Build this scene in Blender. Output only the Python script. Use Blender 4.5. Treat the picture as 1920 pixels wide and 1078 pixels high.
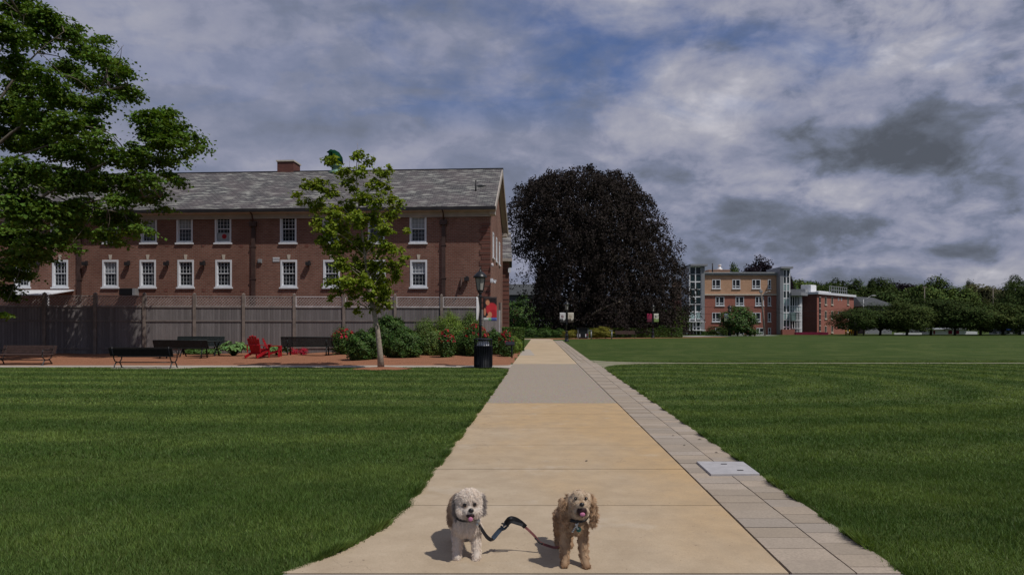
import bpy, bmesh, math, random
import numpy as np
from mathutils import Vector, Matrix, Euler
R = math.radians
PI = math.pi
SC = bpy.context.scene
COL = SC.collection
for o in list(bpy.data.objects): bpy.data.objects.remove(o)

# ------------------------------------------------------------------ camera
CAM_H = 1.5
cd = bpy.data.cameras.new('camera'); cam = bpy.data.objects.new('camera', cd); COL.objects.link(cam)
cam.location = (0, 0, CAM_H); cam.rotation_euler = (R(90), 0, 0)
cd.lens = 24; cd.sensor_width = 36; cd.shift_y = 73/1920; cd.clip_end = 5000; cd.clip_start = .1
SC.camera = cam
SC.view_settings.view_transform = 'Standard'; SC.view_settings.look = 'None'
SC.view_settings.exposure = 0.0; SC.view_settings.gamma = 1
SC.render.resolution_x = 1024; SC.render.resolution_y = 574

def at(u, v, Y):                      # a point of the place seen at photograph pixel u, v, at distance Y
    return Vector(((u-960)/1280*Y, Y, CAM_H-(v-612)/1280*Y))
def gy(v): return 1280*CAM_H/(v-612)  # distance of the ground seen at row v
def gx(u, v): return (u-960)/1280*gy(v)

# ------------------------------------------------------------------ node helper
class NT:
    def __init__(s, tree): s.t = tree
    def n(s, typ, _out=0, **kw):
        nd = s.t.nodes.new(typ)
        ins = kw.pop('ins', {})
        for k, v in kw.items(): setattr(nd, k, v)
        for k, v in ins.items():
            if isinstance(v, bpy.types.NodeSocket): s.t.links.new(v, nd.inputs[k])
            else: nd.inputs[k].default_value = v
        return nd.outputs[_out]
    def math(s, op, a, b=0.0, c=None):
        d = {0: a, 1: b}
        if c is not None: d[2] = c
        return s.n('ShaderNodeMath', operation=op, ins=d)
    def mix(s, f, a, b, blend='MIX'):
        def c(x): return x if isinstance(x, bpy.types.NodeSocket) else ((*x, 1) if len(x) == 3 else x)
        return s.n('ShaderNodeMix', 2, data_type='RGBA', blend_type=blend, ins={0: f, 6: c(a), 7: c(b)})
    def noise(s, vec, scale, detail=3, rough=.55, dist=0, out=0):
        return s.n('ShaderNodeTexNoise', out, ins={'Vector': vec, 'Scale': scale, 'Detail': detail, 'Roughness': rough, 'Distortion': dist})
    def ramp(s, f, stops):
        nd = s.t.nodes.new('ShaderNodeValToRGB'); s.t.links.new(f, nd.inputs[0])
        e = nd.color_ramp.elements
        while len(e) < len(stops): e.new(.5)
        for i, (p, c) in enumerate(stops):
            e[i].position = p; e[i].color = (*c, 1) if hasattr(c, '__len__') else (c, c, c, 1)
        return nd.outputs[0]
    def mapr(s, v, a, b, c=0.0, d=1.0):
        return s.n('ShaderNodeMapRange', ins={0: v, 1: a, 2: b, 3: c, 4: d})
    def sep(s, v):
        nd = s.t.nodes.new('ShaderNodeSeparateXYZ'); s.t.links.new(v, nd.inputs[0]); return nd.outputs
    def comb(s, x, y, z): return s.n('ShaderNodeCombineXYZ', ins={0: x, 1: y, 2: z})
    def scale(s, v, x, y, z): return s.n('ShaderNodeVectorMath', operation='MULTIPLY', ins={0: v, 1: (x, y, z)})

# ------------------------------------------------------------------ sun and sky
SUN_EL, SUN_AZ = R(58), R(128)        # azimuth clockwise from +Y: the sun stands right of and behind the camera
sd = bpy.data.lights.new('sun', 'SUN'); sd.energy = 3.0; sd.angle = R(.5); sd.color = (1, .95, .88)
sun = bpy.data.objects.new('sun', sd); COL.objects.link(sun)
sdir = Vector((math.sin(SUN_AZ)*math.cos(SUN_EL), math.cos(SUN_AZ)*math.cos(SUN_EL), math.sin(SUN_EL)))
sun.rotation_euler = sdir.to_track_quat('Z', 'Y').to_euler(); sun.location = sdir*100

W = bpy.data.worlds.new('World'); SC.world = W; W.use_nodes = True
W.node_tree.nodes.clear(); t = NT(W.node_tree)
sky = t.n('ShaderNodeTexSky', sky_type='NISHITA', sun_disc=False, sun_elevation=SUN_EL, sun_rotation=SUN_AZ, air_density=1.3, dust_density=.4)
gen = t.n('ShaderNodeTexCoord', 0)
d = t.n('ShaderNodeVectorMath', operation='NORMALIZE', ins={0: gen})
dx, dy, dz = t.sep(d)
k = t.math('DIVIDE', 1.0, t.math('ADD', t.math('MAXIMUM', dz, 0.0), .30))
P = t.comb(t.math('MULTIPLY', dx, k), t.math('MULTIPLY', dy, k), 0.0)     # cloud layer seen in perspective
P2 = t.n('ShaderNodeVectorMath', operation='ADD', ins={0: t.scale(P, 1.0, 1.5, 1), 1: (3.7, 8.2, 1.3)})
def gauss(cx, cz, sx, sz):            # a soft region of the sky round the direction (cx, cz)
    a_ = t.math('DIVIDE', t.math('SUBTRACT', wx, cx), sx); c_ = t.math('DIVIDE', t.math('SUBTRACT', wz, cz), sz)
    return t.math('EXPONENT', t.math('MULTIPLY', t.math('ADD', t.math('MULTIPLY', a_, a_), t.math('MULTIPLY', c_, c_)), -1.0))
warp = t.n('ShaderNodeTexNoise', 1, ins={'Vector': t.scale(d, 1, 1, 1.8), 'Scale': 3.2, 'Detail': 4, 'Roughness': .6})
wr, wg, wb_ = t.sep(warp)
wx = t.math('ADD', dx, t.math('MULTIPLY', t.math('SUBTRACT', wr, .5), .34)); wz = t.math('ADD', dz, t.math('MULTIPLY', t.math('SUBTRACT', wg, .5), .16))
def total(items):
    o_ = None
    for w_, *g_ in items:
        q_ = t.math('MULTIPLY', gauss(*g_), w_); o_ = q_ if o_ is None else t.math('ADD', o_, q_)
    return o_
cover = t.math('ADD', t.math('MULTIPLY', t.noise(P2, 2.6, 6, .60, .6), .65), t.math('MULTIPLY', t.noise(t.scale(d, 1, 1, 1.5), 8, 6, .6, .4), .45))
thin = total([(.04, .24, .39, .09, .05), (.06, .08, .40, .08, .05), (.05, .02, .36, .12, .05), (.08, .34, .34, .12, .04), (.05, .18, .34, .20, .05)])
alpha = t.mapr(t.math('SUBTRACT', cover, thin), .34, .56)
alpha = t.math('MAXIMUM', t.mapr(alpha, 0, 1, .30, .97), t.mapr(dz, .35, .27))
alpha = t.math('MAXIMUM', alpha, t.mapr(dx, .05, -.25, 0, .85))
P3 = t.n('ShaderNodeVectorMath', operation='ADD', ins={0: t.scale(P, 1.0, 1.7, 1), 1: (11.3, 2.1, 5.0)})
big = t.noise(P3, 2.4, 4, .5, .3)
heap = t.noise(t.n('ShaderNodeVectorMath', operation='ADD', ins={0: t.scale(d, 1.0, 1.0, 1.9), 1: (7.2, 0, 0)}), 5.2, 7, .55, .25)
fine = t.noise(t.n('ShaderNodeVectorMath', operation='ADD', ins={0: t.scale(d, 1.0, 1.0, 1.6), 1: (1.2, 4, 0)}), 15, 6, .6, .3)
right = t.mapr(dx, -.05, .42)
amp = t.mapr(right, 0, 1, .36, 1.0)
lum = t.math('ADD', t.math('MULTIPLY', t.math('SUBTRACT', big, .5), t.mapr(right, 0, 1, .42, .8)),
             t.math('ADD', t.math('MULTIPLY', t.math('SUBTRACT', heap, .5), t.math('MULTIPLY', amp, 1.55)), t.math('MULTIPLY', t.math('SUBTRACT', fine, .5), t.math('MULTIPLY', amp, .95))))
shade = total([(-.27, .46, .225, .20, .045), (-.12, .60, .17, .20, .03), (-.20, .58, .085, .25, .012), (-.10, .30, .12, .15, .03), (.14, .26, .285, .08, .03), (.16, .56, .325, .14, .02), (.15, .35, .085, .12, .018), (.12, .15, .26, .10, .03), (.10, .13, .35, .07, .02),
               (-.07, .0, .22, .08, .02), (.05, -.1, .24, .2, .03), (.16, .30, .045, .07, .008), (.07, -.35, .3, .35, .2)])
crisp = t.n('ShaderNodeMapRange', interpolation_type='SMOOTHSTEP', ins={0: t.math('ADD', heap, t.math('MULTIPLY', t.math('SUBTRACT', fine, .5), .35)), 1: .46, 2: .56, 3: -.5, 4: .5})
lum = t.math('ADD', lum, t.math('MULTIPLY', crisp, t.mapr(right, 0, 1, .05, .11)))
lum = t.math('ADD', t.math('ADD', lum, shade), .50)
cloud = t.ramp(lum, [(.06, (.090, .102, .128)), (.28, (.140, .160, .210)), (.45, (.195, .220, .310)), (.60, (.275, .29, .385)), (.80, (.385, .388, .455)), (1.0, (.56, .55, .60))])
hor = t.mix(t.mapr(dz, .10, 0.0, 0, .5), cloud, (.175, .185, .225))
cl10 = t.n('ShaderNodeVectorMath', operation='SCALE', ins={0: hor, 'Scale': 10.0})
blue = t.mix(1.0, sky, (.28, .42, .72), 'MULTIPLY')
skyc = t.mix(alpha, blue, cl10)
below = t.mix(t.mapr(dz, 0, -.03), skyc, (.5, .55, .5))
bg = t.n('ShaderNodeBackground', ins={'Color': below, 'Strength': .1})
out = W.node_tree.nodes.new('ShaderNodeOutputWorld'); W.node_tree.links.new(bg, out.inputs[0])

# ------------------------------------------------------------------ materials
MT = {}
def mat(name, col=(.5, .5, .5), rough=.8, metal=0.0, vary=.15, vscale=3.0, bump=0.0, bscale=20, build=None, spec=.3, trans=0.0, island=0.0, ttint=(1.3, 1.25, .5)):
    """A Principled material whose colour is varied by noise (and per leaf or piece when island > 0)."""
    m = bpy.data.materials.new(name); m.use_nodes = True; m.node_tree.nodes.clear(); q = NT(m.node_tree)
    pos = q.n('ShaderNodeTexCoord', 3)
    if build: c, extra = build(q, pos)
    else:
        nz = q.noise(pos, vscale, 4)
        c = q.mix(q.mapr(nz, .3, .7), tuple(x*(1-vary) for x in col), tuple(min(1, x*(1+vary)) for x in col)); extra = {}
    if island:
        r = q.n('ShaderNodeNewGeometry', 'Random Per Island')
        h = q.n('ShaderNodeHueSaturation', ins={'Color': c, 'Hue': q.mapr(r, 0, 1, .5-.03*island, .5+.03*island), 'Value': q.mapr(q.math('FRACT', q.math('MULTIPLY', r, 7.31)), 0, 1, 1-.45*island, 1+.45*island)})
        c = h
    ins = {'Base Color': c, 'Roughness': rough, 'Metallic': metal, 'Specular IOR Level': spec}
    hb = extra.pop('height', None) if extra else None
    if hb is not None or bump:
        if hb is None: hb = q.noise(pos, bscale, 5)
        ins['Normal'] = q.n('ShaderNodeBump', ins={'Strength': extra.pop('bs', bump or .3), 'Distance': extra.pop('bd', .02), 'Height': hb})
    ins.update(extra)
    sh = q.n('ShaderNodeBsdfPrincipled', ins=ins)
    if trans:
        tr = q.n('ShaderNodeBsdfTranslucent', ins={'Color': q.mix(1.0, c, ttint, 'MULTIPLY')})
        sh = q.n('ShaderNodeMixShader', ins={0: trans, 1: sh, 2: tr})
    o = m.node_tree.nodes.new('ShaderNodeOutputMaterial'); m.node_tree.links.new(sh, o.inputs[0])
    MT[name] = m; return m

def b_brick(c1, c2, mortar, bw=.215, rh=.075, ms=.010, dirt=.25):
    def f(q, pos):
        x, y, z = q.sep(pos)
        v = q.comb(q.math('ADD', x, y), z, 0.0)
        bt = q.t.nodes.new('ShaderNodeTexBrick'); q.t.links.new(v, bt.inputs[0])
        for k_, v_ in (('Color1', (*c1, 1)), ('Color2', (*c2, 1)), ('Mortar', (*mortar, 1)), ('Scale', 1.0), ('Mortar Size', ms), ('Brick Width', bw), ('Row Height', rh), ('Bias', -.1)):
            bt.inputs[k_].default_value = v_
        big_ = q.noise(pos, .35, 4, .6); sm = q.noise(q.scale(pos, 1, 1, .25), 1.6, 5, .6)
        c = q.mix(q.mapr(big_, .35, .7, 0, dirt), bt.outputs[0], tuple(a*.45 for a in c1))
        c = q.mix(q.mapr(sm, .45, .75, 0, dirt), c, tuple(a*.55 for a in c2))
        return c, {'height': q.math('SUBTRACT', 1.0, bt.outputs[1]), 'bs': .25, 'bd': .01}
    return f
def b_slate(q, pos):
    x, y, z = q.sep(pos)
    v = q.comb(x, q.math('MULTIPLY', y, 1.18), 0.0)
    bt = q.t.nodes.new('ShaderNodeTexBrick'); q.t.links.new(v, bt.inputs[0])
    for k_, v_ in (('Color1', (.075, .073, .078, 1)), ('Color2', (.125, .12, .12, 1)), ('Mortar', (.02, .02, .02, 1)), ('Scale', 1.0), ('Mortar Size', .02), ('Brick Width', .30), ('Row Height', .21)):
        bt.inputs[k_].default_value = v_
    n1 = q.noise(q.scale(pos, .8, 3.2, 1), 1.3, 5, .65); n2 = q.noise(q.scale(pos, .9, 4, 1), 2.3, 3, .7)
    c = q.mix(q.mapr(n1, .52, .60, 0, .8), bt.outputs[0], (.34, .34, .31))
    c = q.mix(q.mapr(n2, .55, .7, 0, .5), c, (.10, .125, .10))
    c = q.mix(q.mapr(q.noise(pos, .5, 3), .4, .65, 0, .4), c, (.125, .095, .10))
    return c, {'height': q.math('FRACT', q.math('DIVIDE', q.math('MULTIPLY', y, 1.18), .21)), 'bs': .5, 'bd': .02}
def b_plank(w, c1, c2, vertical=True):
    def f(q, pos):
        x, y, z = q.sep(pos)
        a = x if vertical else z
        idx = q.math('FLOOR', q.math('DIVIDE', a, w))
        wn = q.n('ShaderNodeTexWhiteNoise', noise_dimensions='1D', ins={'W': idx})
        gr = q.noise(q.scale(pos, 14, 14, 1.2), 2, 5, .6)
        big_ = q.noise(q.scale(pos, .7, 1, .9), 1.1, 4, .6)
        c = q.mix(wn, c1, c2)
        c = q.mix(q.mapr(gr, .3, .75, 0, .45), c, tuple(v_*.45 for v_ in c1))
        c = q.mix(q.mapr(big_, .35, .7, 0, .5), c, tuple(v_*.6 for v_ in c2))
        fr = q.math('FRACT', q.math('DIVIDE', a, w))
        edge = q.math('MINIMUM', fr, q.math('SUBTRACT', 1.0, fr))
        c = q.mix(q.mapr(edge, 0, .05, .8, 0), c, (.02, .018, .016))
        return c, {}
    return f
def stripes(q, pos, amt=.22):  # light and dark of bent blades, painted as tone
    """Mowing stripes: rows across the lawn, curved rounds on the right."""
    x, y, z = q.sep(pos)
    wob = q.noise(pos, .25, 2)
    yy = q.math('ADD', y, q.math('MULTIPLY', q.math('SUBTRACT', wob, .5), 1.2))
    yy = q.math('ADD', yy, q.math('MULTIPLY', x, .05))
    dxx = q.math('SUBTRACT', x, 4.0); dyy = q.math('MULTIPLY', q.math('SUBTRACT', y, 19.0), 1.15)
    rr = q.math('ADD', q.math('POWER', q.math('ADD', q.math('MULTIPLY', dxx, dxx), q.math('MULTIPLY', dyy, dyy)), .5), wob)
    isr = q.math('MULTIPLY', q.math('GREATER_THAN', x, 2.3), q.math('LESS_THAN', y, 27.6))
    s = q.n('ShaderNodeMix', 0, data_type='FLOAT', ins={0: isr, 2: yy, 3: rr})
    w1 = q.math('SINE', q.math('MULTIPLY', s, 2*PI/2.1))
    return q.mapr(w1, -.7, .7, 0, q.mapr(y, 4, 16, .35, 1.0))
GRASS_A, GRASS_B = (.036, .070, .011), (.066, .104, .020)
def b_grass(q, pos):
    pos = q.n('ShaderNodeNewGeometry', 0)
    s = stripes(q, pos)
    c = q.mix(s, (.036, .066, .012), (.066, .096, .022))
    n1 = q.noise(pos, .8, 5, .65); n2 = q.noise(pos, 14, 4, .7)
    c = q.mix(q.mapr(n1, .35, .7, 0, .45), c, (.032, .062, .010))
    c = q.mix(q.mapr(n2, .4, .75, 0, .6), c, (.03, .05, .008))
    n3 = q.noise(q.scale(pos, 1, .35, 1), 1.7, 3, .6)
    c = q.mix(q.mapr(n3, .58, .75, 0, .5), c, (.10, .14, .035))
    far = q.noise(q.scale(pos, .7, 1, 1), q.mapr(q.sep(pos)[1], 20, 90, .9, .16), 5, .75)
    c = q.mix(q.mapr(far, .45, .60, 0, .65), c, (.085, .108, .030))
    far2 = q.noise(q.scale(pos, .35, 1.1, 1), .16, 4, .65)
    c = q.mix(q.mapr(far2, .4, .65, 0, .4), c, (.028, .050, .009))
    return c, {'height': q.noise(pos, 60, 3, .7), 'bs': .6, 'bd': .03}
def b_blade(q, pos):
    pos = q.n('ShaderNodeNewGeometry', 0)
    s = stripes(q, pos)
    c = q.mix(s, (.086, .150, .029), (.195, .270, .062))
    n1 = q.noise(pos, .9, 6, .7)
    c = q.mix(q.mapr(n1, .42, .58, 0, .55), c, (.060, .110, .024))
    n9 = q.noise(q.scale(pos, .6, 1, 1), 2.6, 4, .65)
    c = q.mix(q.mapr(n9, .52, .66, 0, .38), c, (.045, .088, .022))
    n2 = q.noise(pos, 4, 3, .6)
    c = q.mix(q.mapr(n2, .58, .75, 0, .55), c, (.11, .14, .04))
    r = q.n('ShaderNodeNewGeometry', 'Random Per Island')
    c = q.mix(q.mapr(r, .93, 1, 0, .7), c, (.20, .19, .09))
    return c, {}
def b_slab(q, pos):
    r = q.n('ShaderNodeNewGeometry', 'Random Per Island')
    x, y, z = q.sep(pos)
    base = q.mix(q.mapr(r, 0, 1), (.44, .35, .245), (.50, .405, .295))
    n1 = q.noise(q.scale(pos, 1, .6, 1), .75, 5, .6)
    # rust stain thrown by the sprinklers: right hand side and farther slabs
    st = q.math('ADD', q.math('MULTIPLY', q.math('ADD', x, .2), .28), q.math('MULTIPLY', q.math('SUBTRACT', y, 6.4), .10))
    st = q.math('ADD', st, q.math('MULTIPLY', q.math('SUBTRACT', n1, .5), 1.6))
    base = q.mix(q.mapr(st, 0, .75, 0, .72), base, (.50, .325, .15))
    base = q.mix(q.mapr(q.noise(pos, 3.2, 6, .65), .38, .70, 0, .5), base, (.31, .235, .155))
    base = q.mix(q.mapr(q.noise(pos, 1.1, 4, .7), .58, .66, 0, .25), base, (.56, .50, .42))
    base = q.mix(q.mapr(q.noise(pos, 90, 2), .35, .8, 0, .35), base, (.25, .2, .15))
    sp = q.noise(pos, 31, 2, .8)
    base = q.mix(q.mapr(sp, .70, .75, 0, .7), base, (.16, .11, .08))
    cr = q.n('ShaderNodeTexVoronoi', 0, feature='DISTANCE_TO_EDGE', ins={'Vector': q.n('ShaderNodeVectorMath', operation='ADD', ins={0: pos, 1: q.n('ShaderNodeTexNoise', 1, ins={'Vector': pos, 'Scale': 4.0, 'Detail': 4})}), 'Scale': .22})
    base = q.mix(q.mapr(cr, .0, .0018, .55, 0), base, (.14, .11, .08))
    base = q.mix(q.mapr(q.noise(pos, 7, 5, .75), .60, .70, 0, .3), base, (.26, .20, .14))
    return base, {'height': q.noise(pos, 120, 3), 'bs': .25, 'bd': .004}
def b_aggregate(q, pos):
    n = q.noise(pos, 38, 3, .8); v = q.n('ShaderNodeTexVoronoi', 1, ins={'Vector': pos, 'Scale': 45.0})
    g = q.mix(.5, q.mix(q.mapr(n, .3, .7), (.15, .12, .09), (.42, .345, .27)), q.mix(.75, v, (.28, .225, .16)))
    g = q.mix(q.mapr(q.noise(pos, .6, 4), .35, .7, 0, .3), g, (.34, .29, .22))
    return g, {'height': v, 'bs': .4, 'bd': .006}
def b_paver(q, pos):
    r = q.n('ShaderNodeNewGeometry', 'Random Per Island')
    b = q.mix(q.mapr(r, 0, 1), (.31, .255, .195), (.44, .36, .28))
    b = q.mix(q.mapr(q.math('FRACT', q.math('MULTIPLY', r, 5.7)), 0, 1, 0, .35), b, (.36, .34, .33))
    b = q.mix(q.mapr(q.noise(pos, 60, 3), .35, .75, 0, .5), b, (.20, .17, .14))
    b = q.mix(q.mapr(q.noise(pos, 2.2, 5, .65), .45, .7, 0, .35), b, (.24, .2, .16))
    return b, {'height': q.noise(pos, 140, 3), 'bs': .3, 'bd': .004}
def b_mulch(q, pos):
    n = q.noise(pos, 30, 5, .8); m_ = q.noise(pos, 1.2, 4)
    c = q.mix(q.mapr(n, .3, .7), (.16, .07, .038), (.42, .20, .12))
    c = q.mix(q.mapr(m_, .4, .7, 0, .4), c, (.20, .10, .06))
    return c, {'height': n, 'bs': .8, 'bd': .03}

mat('grass', build=b_grass, rough=.9, spec=.1)
mat('blade', build=b_blade, rough=.6, island=.55, trans=.25, spec=.25)
mat('slab', build=b_slab, rough=.9, spec=.15)
mat('joint', (.075, .06, .038), .95, vscale=8, vary=.5)
mat('aggregate', build=b_aggregate, rough=.9, spec=.15)
mat('paver', build=b_paver, rough=.9, spec=.15)
mat('tan_path', (.45, .35, .235), .9, vary=.12, vscale=.7, bump=.2, bscale=60)
mat('far_path', (.38, .335, .285), .9, vary=.15, vscale=1.5, bump=.2, bscale=50)
mat('worn_path', (.21, .20, .13), .9, vary=.25, vscale=1.5, bump=.2, bscale=50)
mat('kerb_concrete', (.33, .325, .33), .85, vary=.12, vscale=6, bump=.2, bscale=90)
mat('mulch', build=b_mulch, rough=.95, spec=.05)
mat('hatch_concrete', (.38, .37, .38), .8, vary=.1, vscale=9, bump=.15, bscale=80)
mat('black', (.006, .006, .007), .5, vary=.3, vscale=30, spec=.25)
mat('black_metal', (.008, .009, .011), .38, vary=.3, vscale=12, spec=.45)
mat('bin_metal', (.008, .010, .015), .6, vary=.25, vscale=12, spec=.25)
mat('brown_slat', (.075, .045, .038), .65, vary=.35, vscale=12)
mat('dark_slat', (.010, .008, .008), .8, vary=.35, vscale=12)
mat('brick_old', build=b_brick((.185, .078, .058), (.285, .13, .096), (.25, .19, .155), rh=.10, bw=.26, ms=.017, dirt=.5), rough=.9, spec=.15)
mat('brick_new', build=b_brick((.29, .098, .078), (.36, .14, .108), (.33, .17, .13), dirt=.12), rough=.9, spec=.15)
mat('brick_tan', build=b_brick((.46, .27, .175), (.54, .33, .22), (.50, .33, .22), rh=.3, bw=.6, ms=.03, dirt=.1), rough=.9, spec=.15)
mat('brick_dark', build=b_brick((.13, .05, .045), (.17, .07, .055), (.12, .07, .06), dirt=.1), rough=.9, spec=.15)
mat('brick_quoin', build=b_brick((.16, .07, .055), (.22, .10, .08), (.10, .07, .06), rh=.33, bw=3, ms=.03), rough=.9, spec=.15)
mat('slate', build=b_slate, rough=.7, spec=.3)
mat('frieze', (.42, .37, .33), .8, vary=.12, vscale=2)
mat('white_paint', (.66, .68, .72), .5, vary=.06, vscale=4)
mat('stone', (.50, .45, .38), .85, vary=.15, vscale=5)
mat('gutter', (.022, .020, .022), .5, vary=.3, vscale=2)
mat('downpipe', (.06, .035, .03), .6, vary=.3, vscale=2)
mat('glass', (.018, .022, .026), .12, vary=.6, vscale=.9, spec=.35)
mat('blind', (.30, .32, .34), .7, vary=.1)
mat('room_dark', (.012, .012, .013), .9)
mat('red_paint', (.34, .008, .016), .5, vary=.2, vscale=4)
mat('green_copper', (.006, .042, .020), .85, spec=.05, vary=.35, vscale=3)
mat('green_pale', (.15, .26, .20), .6, vary=.2, vscale=3)
mat('fence_board', build=b_plank(.145, (.150, .136, .136), (.235, .215, .215)), rough=.9, spec=.1)
mat('fence_post', (.19, .155, .135), .9, vary=.25, vscale=3)
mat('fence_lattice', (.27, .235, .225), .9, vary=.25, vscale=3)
mat('fence_rail', (.17, .145, .135), .9, vary=.2, vscale=3)
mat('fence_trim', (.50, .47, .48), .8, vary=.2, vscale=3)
mat('grey_metal', (.30, .31, .32), .45, metal=.3, vary=.12)
mat('white_metal', (.75, .76, .78), .4, vary=.06)
mat('bark', (.15, .125, .10), .95, vary=.35, vscale=9, bump=.5, bscale=22)
mat('bark_pale', (.30, .25, .20), .95, vary=.3, vscale=12, bump=.5, bscale=30)
mat('bark_dark', (.05, .045, .042), .95, vary=.3, vscale=2)
mat('leaf_maple', (.092, .160, .024), .7, spec=.12, vary=.2, vscale=.6, trans=.30, island=.7)
mat('leaf_young', (.185, .245, .028), .7, spec=.12, vary=.25, vscale=1.2, trans=.35, island=.7)
mat('leaf_beech', (.030, .0235, .021), .9, vary=.4, vscale=.25, trans=.08, island=1.0, spec=.15)
mat('leaf_shrub', (.050, .105, .014), .6, vary=.3, vscale=2, trans=.12, island=1.0, spec=.35)
mat('leaf_shrub_pale', (.11, .17, .035), .5, vary=.3, vscale=2, trans=.2, island=.8)
mat('leaf_shrub_lime', (.15, .23, .03), .5, vary=.3, vscale=2, trans=.2, island=.8)
mat('leaf_hedge', (.07, .13, .02), .55, vary=.2, vscale=1, trans=.15, island=.7)
mat('leaf_yellow', (.22, .21, .03), .6, vary=.25, vscale=1, trans=.2, island=.8)
mat('leaf_hosta', (.13, .24, .07), .45, vary=.2, vscale=3, trans=.2, island=.6)
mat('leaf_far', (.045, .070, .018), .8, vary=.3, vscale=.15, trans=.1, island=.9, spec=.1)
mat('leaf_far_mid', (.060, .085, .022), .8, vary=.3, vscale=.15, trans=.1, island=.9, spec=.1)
mat('leaf_far_pale', (.080, .120, .030), .8, vary=.3, vscale=.15, trans=.1, island=.9, spec=.1)  # paler green for the lighter skyline trees
mat('leaf_far_olive', (.11, .11, .05), .8, vary=.3, vscale=.15, trans=.1, island=.9, spec=.1)
mat('leaf_far_purple', (.018, .012, .018), .8, vary=.3, vscale=.15, trans=.05, island=.9, spec=.1)
mat('petal_red', (.52, .010, .050), .5, vary=.2, vscale=9, trans=.2, island=.7)
mat('tower_glass', (.016, .034, .038), .15, vary=.3, vscale=.25, spec=.3)
mat('tower_panel', (.28, .38, .38), .35, vary=.12, vscale=.5, spec=.5)
mat('tower_grey', (.24, .25, .27), .6, vary=.1, vscale=.5)
mat('maroon', (.16, .008, .035), .7, vary=.12)
mat('shingle_grey', (.06, .065, .07), .85, vary=.2, vscale=.8)
mat('yellow_paint', (.62, .36, .02), .6, vary=.1)
mat('blue_cover', (.03, .08, .35), .6, vary=.2)
mat('wood_pole', (.17, .145, .125), .9, vary=.25, vscale=3)

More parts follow.
